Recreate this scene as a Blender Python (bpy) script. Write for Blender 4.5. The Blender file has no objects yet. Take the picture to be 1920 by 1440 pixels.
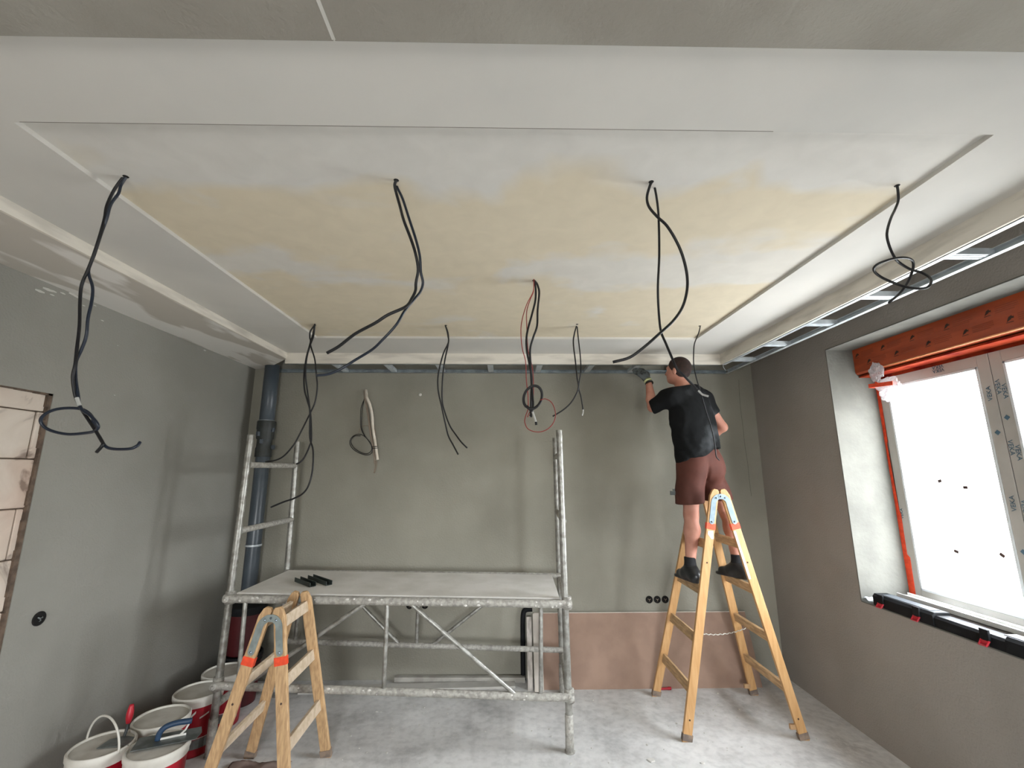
import bpy, bmesh, math, random
import numpy as np
from mathutils import Vector, Matrix, noise as mnoise
random.seed(7)
C = bpy.context.scene.collection

# ------------------------------------------------------------------ camera
F_PX, PITCH, YAW, ROLL = 828.75, .196, .0186, -.0016
CAM = Vector((0, 0, 1.8))
cp, sp, cy, sy = math.cos(PITCH), math.sin(PITCH), math.cos(YAW), math.sin(YAW)
fwd = Vector((sy * cp, cy * cp, sp)); rgt = Vector((cy, -sy, 0)); upv = rgt.cross(fwd)
cr, sr = math.cos(ROLL), math.sin(ROLL)
RT = rgt * cr + upv * sr; UPV = upv * cr - rgt * sr
cam_d = bpy.data.cameras.new('camera'); cam = bpy.data.objects.new('camera', cam_d); C.objects.link(cam)
cam_d.sensor_width = 36; cam_d.lens = F_PX / 1920 * 36; cam_d.clip_start = .02; cam_d.clip_end = 200
m = Matrix((RT, UPV, -fwd)).transposed().to_4x4(); m.translation = CAM; cam.matrix_world = m
bpy.context.scene.camera = cam

# ------------------------------------------------------------------ world, light, exposure
sc = bpy.context.scene
sc.view_settings.view_transform = 'Standard'; sc.view_settings.look = 'None'
sc.view_settings.gamma = 1; sc.view_settings.use_curve_mapping = False
sc.view_settings.exposure = 0.06
sc.cycles.max_bounces = 14; sc.cycles.diffuse_bounces = 10; sc.cycles.transparent_max_bounces = 16
sc.cycles.sample_clamp_indirect = 6; sc.cycles.use_denoising = True
W = bpy.data.worlds.new('sky'); sc.world = W; W.use_nodes = True
wn = W.node_tree; wn.nodes.clear()
wo = wn.nodes.new('ShaderNodeOutputWorld'); wb = wn.nodes.new('ShaderNodeBackground')
wc = wn.nodes.new('ShaderNodeTexCoord'); wx = wn.nodes.new('ShaderNodeSeparateXYZ'); wr = wn.nodes.new('ShaderNodeValToRGB')
wm = wn.nodes.new('ShaderNodeMapRange'); wm.inputs['From Min'].default_value = -1; wm.inputs['From Max'].default_value = 1
wn.links.new(wc.outputs['Generated'], wx.inputs[0]); wn.links.new(wx.outputs['Z'], wm.inputs[0]); wn.links.new(wm.outputs[0], wr.inputs[0])
# overcast sky over pale ground: dimmer below the horizon, brighter and bluer towards the zenith
wr.color_ramp.elements[0].position = 0.0; wr.color_ramp.elements[0].color = (.24, .235, .22, 1)
wr.color_ramp.elements[1].position = 1.0; wr.color_ramp.elements[1].color = (.76, .80, .84, 1)
for p_, c_ in ((.47, (.32, .32, .31)), (.52, (.70, .72, .73)), (.66, (.80, .84, .88))):
    e_ = wr.color_ramp.elements.new(p_); e_.color = (*c_, 1)
wn.links.new(wr.outputs[0], wb.inputs[0]); wb.inputs[1].default_value = 62.0
wn.links.new(wb.outputs[0], wo.inputs[0])

def light_portal(name, loc, rot, sx, sy_):
    L = bpy.data.lights.new(name, 'AREA'); L.shape = 'RECTANGLE'; L.size = sx; L.size_y = sy_
    L.cycles.is_portal = True
    o = bpy.data.objects.new(name, L); C.objects.link(o); o.location = loc; o.rotation_euler = rot
    return o
# daylight enters through the window in the right wall and an unseen opening added behind the camera for fill
light_portal('window_daylight', (3.02, 2.494, 1.82), (0, math.radians(90), 0), 1.9, 1.7)
light_portal('added_fill_daylight', (.05, -3.35, 1.55), (math.radians(90), 0, 0), 1.3, 1.3)

# ------------------------------------------------------------------ room constants
XL, XR, YB = -2.486, 2.522, 4.353
ZC, ZT, ZS, ZLS = 2.867, 2.885, 2.769, 2.812
SXL, SXR, SYB = -1.976, 2.003, 3.937
TX0, TX1, TY0, TY1 = -1.524, 1.584, 1.217, 3.475
XP = 2.262
WY0, WY1, WZ0, WZ1 = 1.68, 3.308, .90, 2.735
YF = -3.2
TH = .43

# ------------------------------------------------------------------ materials
def ramp(nt, pos):
    r = nt.nodes.new('ShaderNodeValToRGB'); e = r.color_ramp.elements
    e[0].position, e[0].color = pos[0][0], (*pos[0][1], 1)
    e[1].position, e[1].color = pos[-1][0], (*pos[-1][1], 1)
    for p, c in pos[1:-1]:
        n = e.new(p); n.color = (*c, 1)
    return r
def srgb(h):
    h = h.lstrip('#'); v = [int(h[i:i + 2], 16) / 255 for i in (0, 2, 4)]
    return tuple(x / 12.92 if x <= .04045 else ((x + .055) / 1.055) ** 2.4 for x in v)
def sc3(c, k): return tuple(min(1, x * k) for x in c)
def mat(name, col, rough=.6, metal=0, col2=None, scale=8, detail=4, lo=.4, hi=.6, bump=0, bscale=60, spec=.5, stretch=None, fine=.0):
    M = bpy.data.materials.new(name); M.use_nodes = True; nt = M.node_tree; b = nt.nodes['Principled BSDF']
    b.inputs['Roughness'].default_value = rough; b.inputs['Metallic'].default_value = metal
    b.inputs['Specular IOR Level'].default_value = spec
    tc = nt.nodes.new('ShaderNodeTexCoord'); mp = nt.nodes.new('ShaderNodeMapping'); nt.links.new(tc.outputs['Object'], mp.inputs[0])
    if stretch: mp.inputs['Scale'].default_value = stretch
    if col2 is None: col2 = sc3(col, .88)
    n = nt.nodes.new('ShaderNodeTexNoise'); n.inputs['Scale'].default_value = scale; n.inputs['Detail'].default_value = detail
    nt.links.new(mp.outputs[0], n.inputs[0])
    r = ramp(nt, [(lo, col2), (hi, col)]); nt.links.new(n.outputs[0], r.inputs[0])
    nt.links.new(r.outputs[0], b.inputs['Base Color'])
    if bump:
        n2 = nt.nodes.new('ShaderNodeTexNoise'); n2.inputs['Scale'].default_value = bscale; n2.inputs['Detail'].default_value = 3
        nt.links.new(tc.outputs['Object'], n2.inputs[0])
        bp = nt.nodes.new('ShaderNodeBump'); bp.inputs['Strength'].default_value = bump; bp.inputs['Distance'].default_value = .01
        nt.links.new(n2.outputs[0], bp.inputs['Height']); nt.links.new(bp.outputs[0], b.inputs['Normal'])
    return M
M = {}
M['plaster_l'] = mat('grey_plaster_left', srgb('#929089'), .95, col2=srgb('#8b8982'), scale=1.3, bump=.25, bscale=90, spec=.1)
M['plaster_b'] = mat('grey_plaster_back', srgb('#9b988c'), .95, col2=srgb('#8a877c'), scale=1.1, detail=6, bump=.3, bscale=70, spec=.1, lo=.35, hi=.65)
M['plaster_r'] = mat('grey_plaster_right', srgb('#9a948d'), .95, col2=srgb('#928c85'), scale=1.2, bump=.3, bscale=80, spec=.1)
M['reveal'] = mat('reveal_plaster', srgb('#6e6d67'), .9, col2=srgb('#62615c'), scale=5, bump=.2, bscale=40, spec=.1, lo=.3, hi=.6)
M['ceil'] = mat('ceiling_paint', srgb('#cdcac3'), .9, col2=srgb('#c5c3bd'), scale=1.5, bump=.05, bscale=30, spec=.15)
M['filler'] = mat('face_filler', srgb('#dad4c8'), .9, col2=srgb('#c3bdb2'), scale=6, lo=.35, hi=.55, spec=.1, bump=.1, bscale=25, stretch=(.5, .5, 3))
M['beam'] = mat('beam_plaster', srgb('#9d9990'), .95, col2=srgb('#928d84'), scale=2, bump=.3, bscale=70, spec=.1)
M['slab'] = mat('dark_slab', srgb('#6a6258'), .95, col2=srgb('#544d44'), scale=3, spec=.05)
M['soffit_u'] = mat('soffit_smears', srgb('#e2dfd9'), .92, col2=srgb('#c0bab0'), scale=2.2, detail=3, lo=.47, hi=.53, spec=.1, stretch=(2.2, .6, 1))
M['metal'] = mat('galvanised', srgb('#cfd5d8'), .45, .35, col2=srgb('#bcc3c7'), scale=14)
M['metal_d'] = mat('galvanised_dull', srgb('#98a1a4'), .5, .35, col2=srgb('#7d8689'), scale=14)
M['tube'] = mat('scaffold_tube', srgb('#a9a8a2'), .42, .6, col2=srgb('#85837c'), scale=22, detail=5, lo=.38, hi=.6, bump=.3, bscale=45)
M['tube_w'] = mat('plaster_splashed_tube', srgb('#b3b0a8'), .7, .2, col2=srgb('#94918a'), scale=42, detail=8, lo=.38, hi=.6, bump=.5, bscale=55)
M['deck'] = mat('dusty_deck', srgb('#e9e6e1'), .95, col2=srgb('#d9d6cf'), scale=4, detail=7, lo=.35, hi=.6, bump=.15, bscale=60, spec=.1)
M['wood'] = mat('varnished_wood', srgb('#c69c6b'), .5, col2=srgb('#b78b58'), scale=9, detail=6, stretch=(6, 6, .6), lo=.35, hi=.65, bump=.05)
M['wood_e'] = mat('worn_wood', srgb('#c9a57c'), .6, col2=srgb('#a98560'), scale=12, detail=6, lo=.35, hi=.6)
M['rungw'] = mat('rung_wood', srgb('#c8a67c'), .6, col2=srgb('#a88a66'), scale=14, detail=7, lo=.4, hi=.6, stretch=(5, .8, 5))
M['bwood'] = mat('worn_plaster_wood', srgb('#c6a378'), .6, col2=srgb('#ac8a63'), scale=16, detail=8, lo=.38, hi=.6, stretch=(6, 6, .8))
M['brung'] = mat('dusty_rung', srgb('#cbb9a2'), .75, col2=srgb('#b7a388'), scale=26, detail=8, lo=.36, hi=.62)
M['foot'] = mat('ladder_foot', srgb('#8c7a6a'), .8, col2=srgb('#6c6058'), scale=20)
M['hinge'] = mat('hinge_plate', srgb('#8b9ca5'), .45, .2, col2=srgb('#7d8f99'), scale=20)
M['hinge_b'] = mat('hinge_plate_worn', srgb('#8f9997'), .5, .5, col2=srgb('#7f8886'), scale=20)
M['rivet'] = mat('rivet', srgb('#7e8890'), .4, .7)
M['orange'] = mat('orange_tape', srgb('#f0502a'), .45, col2=srgb('#dd4522'), scale=30)
M['black'] = mat('cable_black', srgb('#151518'), .45, spec=.4)
M['blue'] = mat('cable_blue', srgb('#16202f'), .35, spec=.5)
M['cgrey'] = mat('cable_stripped_tip', srgb('#b4b4b0'), .6, spec=.2)
M['red_w'] = mat('red_wire', srgb('#8f241e'), .5)
M['shadow_hole'] = mat('hole_dark', srgb('#141210'), .95)
M['pipe'] = mat('drain_pipe', srgb('#4b535a'), .35, col2=srgb('#434b52'), scale=5, spec=.5)
M['pipe_d'] = mat('drain_coupling', srgb('#353939'), .55, col2=srgb('#2a2d2a'), scale=12)
M['drywall'] = mat('drywall_back_paper', srgb('#a08676'), .85, col2=srgb('#977e6f'), scale=7, detail=5, spec=.15)
M['gyps'] = mat('gypsum_edge', srgb('#cdc5ba'), .9)
M['batten'] = mat('white_batten', srgb('#c9c2ba'), .8, col2=srgb('#aaa39b'), scale=12, stretch=(3, 3, .5))
M['plank'] = mat('dusty_plank', srgb('#b1aea6'), .9, col2=srgb('#9b978f'), scale=10)
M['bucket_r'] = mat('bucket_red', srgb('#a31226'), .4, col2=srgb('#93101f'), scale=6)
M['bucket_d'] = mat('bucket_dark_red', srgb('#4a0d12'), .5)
M['bucket_w'] = mat('bucket_white', srgb('#d8d5cc'), .5, col2=srgb('#c2beb4'), scale=7, lo=.35, hi=.6)
M['lid'] = mat('dusty_lid', srgb('#c9c6bd'), .7, col2=srgb('#b4afa5'), scale=9, lo=.35, hi=.6)
M['label'] = mat('label_print', srgb('#e3e1da'), .6)
M['steel'] = mat('trowel_steel', srgb('#8b9190'), .4, .7, col2=srgb('#6b706e'), scale=12, lo=.4, hi=.6)
M['bluep'] = mat('trowel_handle', srgb('#27415e'), .5)
M['redp'] = mat('red_plastic', srgb('#c02334'), .4)
M['darkgreen'] = mat('dark_profile', srgb('#3c4441'), .5, .3)
M['orange_box'] = mat('shutter_box_film', srgb('#ab4a26'), .38, col2=srgb('#983f1f'), scale=3, spec=.5, stretch=(1, 1, 6), bump=.1, bscale=6)
M['print'] = mat('dark_print', srgb('#3f2a22'), .6)
M['print_l'] = mat('faint_print', srgb('#8f3d20'), .5)
M['redtape'] = mat('red_seal_tape', srgb('#6a170f'), .8, col2=srgb('#84301a'), spec=.05, scale=9, lo=.45, hi=.6)
M['frame'] = mat('window_film_white', srgb('#bdb9b2'), .5, col2=srgb('#b2aea7'), scale=4)
M['bead'] = mat('glazing_bead', srgb('#e8ecee'), .4)
M['gasket'] = mat('seam_dark', srgb('#3c3d3d'), .7)
M['vtext'] = mat('blue_print', srgb('#4d6b7e'), .6)
M['case'] = mat('black_case', srgb('#17181a'), .6, col2=srgb('#1f2022'), scale=9, spec=.15)
M['caseh'] = mat('case_lid_ridge', srgb('#43484d'), .5, spec=.3)
M['panel_w'] = mat('white_profile', srgb('#dcdcd8'), .4)
M['panel_g'] = mat('grey_profile', srgb('#9b938d'), .5)
M['dust'] = mat('dirty_sheet', srgb('#8d7c74'), .7, col2=srgb('#6e5c56'), scale=8, lo=.4, hi=.6)
M['rope'] = mat('white_rope', srgb('#dcd8ce'), .8, col2=srgb('#a8a49a'), scale=80)
M['conduit'] = mat('pale_conduit', srgb('#e2dacd'), .5, col2=srgb('#d0c6b7'), scale=12)
M['conduit2'] = mat('tan_wire', srgb('#8b7b6c'), .6)
M['skin'] = mat('skin', srgb('#bb8876'), .55, col2=srgb('#ac7765'), scale=9, spec=.3)
M['hair'] = mat('cropped_hair', srgb('#2c1a14'), .9, col2=srgb('#20130f'), scale=60)
M['shirt'] = mat('black_tshirt', srgb('#141516'), .9, col2=srgb('#3c3e40'), scale=4, detail=4, lo=.3, hi=.44, spec=.15, bump=.2, bscale=25)
M['shorts'] = mat('brown_shorts', srgb('#553027'), .8, col2=srgb('#4b2a22'), scale=6, spec=.3, bump=.25, bscale=14)
M['sock'] = mat('black_sock', srgb('#17171a'), .9)
M['shoe'] = mat('black_shoe', srgb('#1d1e20'), .35, col2=srgb('#26282a'), scale=20, spec=.5)
M['glove'] = mat('grey_black_glove', srgb('#26292b'), .8, col2=srgb('#4a4f50'), scale=38, lo=.52, hi=.6)
M['cuff'] = mat('glove_cuff', srgb('#b9bd8c'), .8)
M['watch'] = mat('wrist_strap', srgb('#2a2723'), .5)
M['chip'] = mat('plaster_chip', srgb('#d8d5cf'), .9)
M['fleck'] = mat('plaster_fleck', srgb('#c9c6bf'), .9)
M['foam'] = mat('brown_foam', srgb('#6b5a4c'), .9, col2=srgb('#51443a'), scale=25)

def floor_mat():
    Mx = bpy.data.materials.new('dusty_concrete'); Mx.use_nodes = True; nt = Mx.node_tree; b = nt.nodes['Principled BSDF']
    b.inputs['Roughness'].default_value = .95; b.inputs['Specular IOR Level'].default_value = .15
    tc = nt.nodes.new('ShaderNodeTexCoord')
    n1 = nt.nodes.new('ShaderNodeTexNoise'); n1.inputs['Scale'].default_value = 2.2; n1.inputs['Detail'].default_value = 9; n1.inputs['Roughness'].default_value = .65
    n2 = nt.nodes.new('ShaderNodeTexNoise'); n2.inputs['Scale'].default_value = 18; n2.inputs['Detail'].default_value = 6
    for n in (n1, n2): nt.links.new(tc.outputs['Object'], n.inputs[0])
    r1 = ramp(nt, [(.30, srgb('#adacaa')), (.46, srgb('#cfcecc')), (.66, srgb('#e0dfdd'))]); nt.links.new(n1.outputs[0], r1.inputs[0])
    r2 = ramp(nt, [(.35, (.86, .86, .86)), (.55, (1, 1, 1))]); nt.links.new(n2.outputs[0], r2.inputs[0])
    mx = nt.nodes.new('ShaderNodeMix'); mx.data_type = 'RGBA'; mx.blend_type = 'MULTIPLY'; mx.inputs[0].default_value = 1
    nt.links.new(r1.outputs[0], mx.inputs[6]); nt.links.new(r2.outputs[0], mx.inputs[7]); nt.links.new(mx.outputs[2], b.inputs['Base Color'])
    bp = nt.nodes.new('ShaderNodeBump'); bp.inputs['Strength'].default_value = .5; bp.inputs['Distance'].default_value = .01
    nt.links.new(n2.outputs[0], bp.inputs['Height']); nt.links.new(bp.outputs[0], b.inputs['Normal'])
    return Mx
M['floor'] = floor_mat()

def tray_mat():
    # beige gypsum board with pale filler smeared over the joints and screws
    Mx = bpy.data.materials.new('filler_smeared_board'); Mx.use_nodes = True; nt = Mx.node_tree; b = nt.nodes['Principled BSDF']
    b.inputs['Roughness'].default_value = .92; b.inputs['Specular IOR Level'].default_value = .12
    tc = nt.nodes.new('ShaderNodeTexCoord'); sep = nt.nodes.new('ShaderNodeSeparateXYZ'); nt.links.new(tc.outputs['Object'], sep.inputs[0])
    def math_(op, a, bb=None, clamp=False):
        n = nt.nodes.new('ShaderNodeMath'); n.operation = op; n.use_clamp = clamp
        for i, v in enumerate((a, bb)):
            if v is None: continue
            if isinstance(v, (int, float)): n.inputs[i].default_value = v
            else: nt.links.new(v, n.inputs[i])
        return n.outputs[0]
    def nz(scale, detail, st):
        mp = nt.nodes.new('ShaderNodeMapping'); mp.inputs['Scale'].default_value = st; nt.links.new(tc.outputs['Object'], mp.inputs[0])
        n = nt.nodes.new('ShaderNodeTexNoise'); n.inputs['Scale'].default_value = scale; n.inputs['Detail'].default_value = detail
        n.inputs['Distortion'].default_value = .6
        nt.links.new(mp.outputs[0], n.inputs[0]); return n.outputs[0]
    w = nz(1.4, 3, (1, 1, 1)); s1 = nz(1.6, 3, (1, .75, 1)); s2 = nz(3.2, 4, (.6, 1.4, 1))
    wob = math_('MULTIPLY', math_('SUBTRACT', w, .5), .8)
    yy = math_('ADD', sep.outputs['Y'], wob)
    def band(c, wd):
        d = math_('ABSOLUTE', math_('SUBTRACT', yy, c)); return math_('SUBTRACT', 1.0, math_('MULTIPLY', d, 1 / wd), True)
    near = math_('MULTIPLY', math_('SUBTRACT', 1.55, yy), 9, True)
    b2 = math_('MULTIPLY', band(2.28, .36), .30)
    smear = math_('ADD', math_('ADD', math_('SUBTRACT', s1, .5), b2), math_('MULTIPLY', math_('SUBTRACT', s2, .5), .55))
    sm = math_('MULTIPLY', math_('SUBTRACT', smear, .10), 7, True)
    tot = math_('MAXIMUM', near, math_('MULTIPLY', sm, .85))
    mx = nt.nodes.new('ShaderNodeMix'); mx.data_type = 'RGBA'; nt.links.new(tot, mx.inputs[0])
    mx.inputs[6].default_value = (*srgb('#d4c9b2'), 1); mx.inputs[7].default_value = (*srgb('#d3d0c9'), 1)
    f = nz(9, 4, (1, 1, 1)); fr = ramp(nt, [(.3, (.93, .93, .93)), (.7, (1, 1, 1))]); nt.links.new(f, fr.inputs[0])
    m2 = nt.nodes.new('ShaderNodeMix'); m2.data_type = 'RGBA'; m2.blend_type = 'MULTIPLY'; m2.inputs[0].default_value = 1
    nt.links.new(mx.outputs[2], m2.inputs[6]); nt.links.new(fr.outputs[0], m2.inputs[7]); nt.links.new(m2.outputs[2], b.inputs['Base Color'])
    return Mx
M['tray'] = tray_mat()

def block_mat():
    Mx = bpy.data.materials.new('aerated_blocks'); Mx.use_nodes = True; nt = Mx.node_tree; b = nt.nodes['Principled BSDF']
    b.inputs['Roughness'].default_value = .95; b.inputs['Specular IOR Level'].default_value = .1
    tc = nt.nodes.new('ShaderNodeTexCoord')
    n1 = nt.nodes.new('ShaderNodeTexNoise'); n1.inputs['Scale'].default_value = 5; n1.inputs['Detail'].default_value = 8; n1.inputs['Distortion'].default_value = .8
    n2 = nt.nodes.new('ShaderNodeTexNoise'); n2.inputs['Scale'].default_value = 2.3; n2.inputs['Detail'].default_value = 3
    for n in (n1, n2): nt.links.new(tc.outputs['Object'], n.inputs[0])
    r1 = ramp(nt, [(.36, srgb('#8f8379')), (.44, srgb('#c9bdb0')), (.75, srgb('#dad1c5'))]); nt.links.new(n1.outputs[0], r1.inputs[0])
    r2 = ramp(nt, [(.4, srgb('#f3e7e2')), (.6, (1, 1, 1))]); nt.links.new(n2.outputs[0], r2.inputs[0])
    mx = nt.nodes.new('ShaderNodeMix'); mx.data_type = 'RGBA'; mx.blend_type = 'MULTIPLY'; mx.inputs[0].default_value = 1
    nt.links.new(r1.outputs[0], mx.inputs[6]); nt.links.new(r2.outputs[0], mx.inputs[7]); nt.links.new(mx.outputs[2], b.inputs['Base Color'])
    bp = nt.nodes.new('ShaderNodeBump'); bp.inputs['Strength'].default_value = .6; bp.inputs['Distance'].default_value = .01
    nt.links.new(n1.outputs[0], bp.inputs['Height']); nt.links.new(bp.outputs[0], b.inputs['Normal'])
    return Mx
M['block'] = block_mat()

def film_mat(name, col, trans=.5, gloss=.1):
    Mx = bpy.data.materials.new(name); Mx.use_nodes = True; nt = Mx.node_tree; nt.nodes.clear()
    o = nt.nodes.new('ShaderNodeOutputMaterial'); t = nt.nodes.new('ShaderNodeBsdfTransparent'); l = nt.nodes.new('ShaderNodeBsdfTranslucent')
    d = nt.nodes.new('ShaderNodeBsdfDiffuse'); g = nt.nodes.new('ShaderNodeBsdfGlossy'); g.inputs['Roughness'].default_value = .15
    tc = nt.nodes.new('ShaderNodeTexCoord'); n = nt.nodes.new('ShaderNodeTexNoise'); n.inputs['Scale'].default_value = 3.5; n.inputs['Detail'].default_value = 5
    nt.links.new(tc.outputs['Object'], n.inputs[0])
    r = ramp(nt, [(.35, sc3(col, .93)), (.65, col)]); nt.links.new(n.outputs[0], r.inputs[0])
    for q in (l, d): nt.links.new(r.outputs[0], q.inputs[0])
    a = nt.nodes.new('ShaderNodeMixShader'); a.inputs[0].default_value = .5; nt.links.new(l.outputs[0], a.inputs[1]); nt.links.new(d.outputs[0], a.inputs[2])
    b = nt.nodes.new('ShaderNodeMixShader'); b.inputs[0].default_value = trans; nt.links.new(a.outputs[0], b.inputs[1]); nt.links.new(t.outputs[0], b.inputs[2])
    c = nt.nodes.new('ShaderNodeMixShader'); c.inputs[0].default_value = gloss; nt.links.new(b.outputs[0], c.inputs[1]); nt.links.new(g.outputs[0], c.inputs[2])
    nt.links.new(c.outputs[0], o.inputs[0]); return Mx
M['glass'] = film_mat('filmed_window_glass', (.92, .96, 1), .62, .03)
M['bag'] = film_mat('clear_plastic_bag', (.55, .52, .53), .45, .12)
M['sheetp'] = film_mat('clear_plastic_sheet', (.9, .94, .97), .35, .12)

# ------------------------------------------------------------------ helpers
def U(px, py, ax, v):
    d = fwd * F_PX + RT * (px - 960) + UPV * (720 - py); i = 'XYZ'.index(ax)
    return CAM + d * ((v - CAM[i]) / d[i])
def add_box(bm, a, b, rot=None, loc=None):
    x0, y0, z0 = a; x1, y1, z1 = b
    vs = [Vector(p) for p in ((x0, y0, z0), (x1, y0, z0), (x1, y1, z0), (x0, y1, z0), (x0, y0, z1), (x1, y0, z1), (x1, y1, z1), (x0, y1, z1))]
    if rot is not None: vs = [rot @ v for v in vs]
    if loc is not None: vs = [v + Vector(loc) for v in vs]
    v = [bm.verts.new(p) for p in vs]
    for f in ((0, 3, 2, 1), (4, 5, 6, 7), (0, 1, 5, 4), (1, 2, 6, 5), (2, 3, 7, 6), (3, 0, 4, 7)): bm.faces.new([v[i] for i in f])
def add_bar(bm, p0, p1, w, h, side):
    """bar of w along `side` and h across, from p0 to p1"""
    p0, p1 = Vector(p0), Vector(p1); d = (p1 - p0).normalized(); s = Vector(side); s = (s - d * s.dot(d)).normalized(); t = d.cross(s)
    v = []
    for p in (p0, p1):
        for a, b in ((-1, -1), (1, -1), (1, 1), (-1, 1)): v.append(bm.verts.new(p + s * a * w / 2 + t * b * h / 2))
    for f in ((3, 2, 1, 0), (4, 5, 6, 7), (0, 1, 5, 4), (1, 2, 6, 5), (2, 3, 7, 6), (3, 0, 4, 7)): bm.faces.new([v[i] for i in f])
def frames(pts):
    T = []
    for i in range(len(pts)):
        a = pts[max(0, i - 1)]; b = pts[min(len(pts) - 1, i + 1)]; d = b - a
        T.append(d.normalized() if d.length > 1e-9 else Vector((0, 0, 1)))
    n = T[0].orthogonal().normalized(); out = []
    for t in T:
        n = (n - t * n.dot(t)); n = n.normalized() if n.length > 1e-6 else t.orthogonal().normalized()
        out.append((t, n, t.cross(n)))
    return out
def add_sweep(bm, pts, r, seg=8, cap=True):
    pts = [Vector(p) for p in pts]; fr = frames(pts); rings = []
    for i, (p, (t, n, b)) in enumerate(zip(pts, fr)):
        rr = r[i] if isinstance(r, (list, tuple)) else r
        rings.append([bm.verts.new(p + (n * math.cos(2 * math.pi * k / seg) + b * math.sin(2 * math.pi * k / seg)) * rr) for k in range(seg)])
    for a, b in zip(rings, rings[1:]):
        for k in range(seg): bm.faces.new((a[k], a[(k + 1) % seg], b[(k + 1) % seg], b[k]))
    if cap: bm.faces.new(rings[0][::-1]); bm.faces.new(rings[-1])
def add_tube(bm, p0, p1, r, seg=16): add_sweep(bm, [p0, p1], r, seg)
def add_lathe(bm, prof, loc, seg=40):
    rings = []
    for r, z in prof:
        rings.append([bm.verts.new((loc[0] + r * math.cos(2 * math.pi * k / seg), loc[1] + r * math.sin(2 * math.pi * k / seg), loc[2] + z)) for k in range(seg)] if r > 1e-6 else [bm.verts.new((loc[0], loc[1], loc[2] + z))])
    for a, b in zip(rings, rings[1:]):
        for k in range(seg):
            k2 = (k + 1) % seg
            if len(a) == 1 and len(b) == 1: continue
            if len(a) == 1: bm.faces.new((a[0], b[k2], b[k])) if False else bm.faces.new((a[0], b[k], b[k2]))
            elif len(b) == 1: bm.faces.new((a[k2], a[k], b[0]))
            else: bm.faces.new((a[k], b[k], b[k2], a[k2]))
def add_prism(bm, poly, off):
    off = Vector(off); a = [bm.verts.new(Vector(p)) for p in poly]; b = [bm.verts.new(Vector(p) + off) for p in poly]; n = len(a)
    bm.faces.new(a[::-1]); bm.faces.new(b)
    for k in range(n): bm.faces.new((a[k], a[(k + 1) % n], b[(k + 1) % n], b[k]))
def crom(pts, n=6):
    pts = [Vector(p) for p in pts]; P = [pts[0] * 2 - pts[1]] + pts + [pts[-1] * 2 - pts[-2]]; out = []
    for i in range(1, len(P) - 2):
        a, b, c, d = P[i - 1:i + 3]
        for k in range(n):
            t = k / n
            out.append(.5 * ((2 * b) + (c - a) * t + (2 * a - 5 * b + 4 * c - d) * t * t + (3 * b - a - 3 * c + d) * t ** 3))
    out.append(pts[-1]); return out
def obj(name, bm, m, parent=None, smooth=False, bevel=0, origin=None):
    bmesh.ops.recalc_face_normals(bm, faces=bm.faces)
    me = bpy.data.meshes.new(name)
    if origin is not None:
        bmesh.ops.translate(bm, verts=bm.verts, vec=-Vector(origin))
    bm.to_mesh(me); bm.free(); me.materials.append(m)
    if smooth:
        for p in me.polygons: p.use_smooth = True
    o = bpy.data.objects.new(name, me); C.objects.link(o)
    if origin is not None: o.location = origin
    if bevel:
        md = o.modifiers.new('soft_edges', 'BEVEL'); md.width = bevel; md.segments = 2; md.limit_method = 'ANGLE'; md.angle_limit = math.radians(50)
    if smooth == 'auto':
        md = o.modifiers.new('wn', 'WEIGHTED_NORMAL')
    if parent:
        o.parent = parent
        if parent.parent is None: o.matrix_parent_inverse = Matrix.Translation(-Vector(parent.location))
        else: o.matrix_parent_inverse = Matrix.Translation(-(Vector(parent.location) + (Vector(parent.parent.location) if False else Vector((0, 0, 0)))))
    return o
def thing(name, label, cat, loc=(0, 0, 0), group=None):
    o = bpy.data.objects.new(name, None); C.objects.link(o); o.location = loc; o.empty_display_size = .05
    o['label'] = label; o['category'] = cat
    if group: o['group'] = group
    return o
def tag(o, label, cat, group=None, kind=None):
    o['label'] = label; o['category'] = cat
    if group: o['group'] = group
    if kind: o['kind'] = kind
    return o
def struct(name, bm, m, label=None, parent=None, **k):
    o = obj(name, bm, m, parent, **k)
    if parent is None:
        o['kind'] = 'structure'
        if label: o['label'] = label
    return o
def bx(name, a, b, m, parent=None, **k):
    bm = bmesh.new(); add_box(bm, a, b); return obj(name, bm, m, parent, **k)
def sbx(name, a, b, m, label=None, **k):
    bm = bmesh.new(); add_box(bm, a, b); return struct(name, bm, m, label, **k)
# parents stay at the origin unless the thing is copied, so children use world coordinates

# ------------------------------------------------------------------ room shell
sbx('floor', (XL - .3, YF - .3, -.15), (XR + TH, YB + .3, 0), M['floor'], 'dusty pale concrete floor')
bm = bmesh.new()
BZ0, BZ1, BY0 = 0, 2.225, 2.452
add_box(bm, (XL - .3, BY0, 0), (XL, YB + .3, 3.15)); add_box(bm, (XL - .3, YF - .3, BZ1), (XL, BY0, 3.15)); add_box(bm, (XL - .3, YF - .3, 0), (XL, .6, BZ1))
struct('wall_left', bm, M['plaster_l'], 'grey plastered left wall with a walled-up doorway')
bm = bmesh.new()
rr = random.Random(3)
z = 0.105
rows = []
zt = BZ1
edges = [0, .115, .365, .615, .865, 1.115, 1.365, 1.617, 1.87, 2.122, BZ1]
for r_i, (z0, z1) in enumerate(zip(edges, edges[1:])):
    y = .6 - (.3 if r_i % 2 else 0)
    while y < BY0:
        y0 = max(y, .6); y1 = min(y + .6, BY0 - .012)
        if y1 - y0 > .02: add_box(bm, (XL - .25, y0 + .003, z0 + .003), (XL - .018 + rr.uniform(-.004, .004), y1 - .003, z1 - .003))
        y += .6
struct('wall_left_blockwork', bm, M['block'], 'bare aerated concrete blocks filling the old doorway', bevel=.006)
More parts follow.
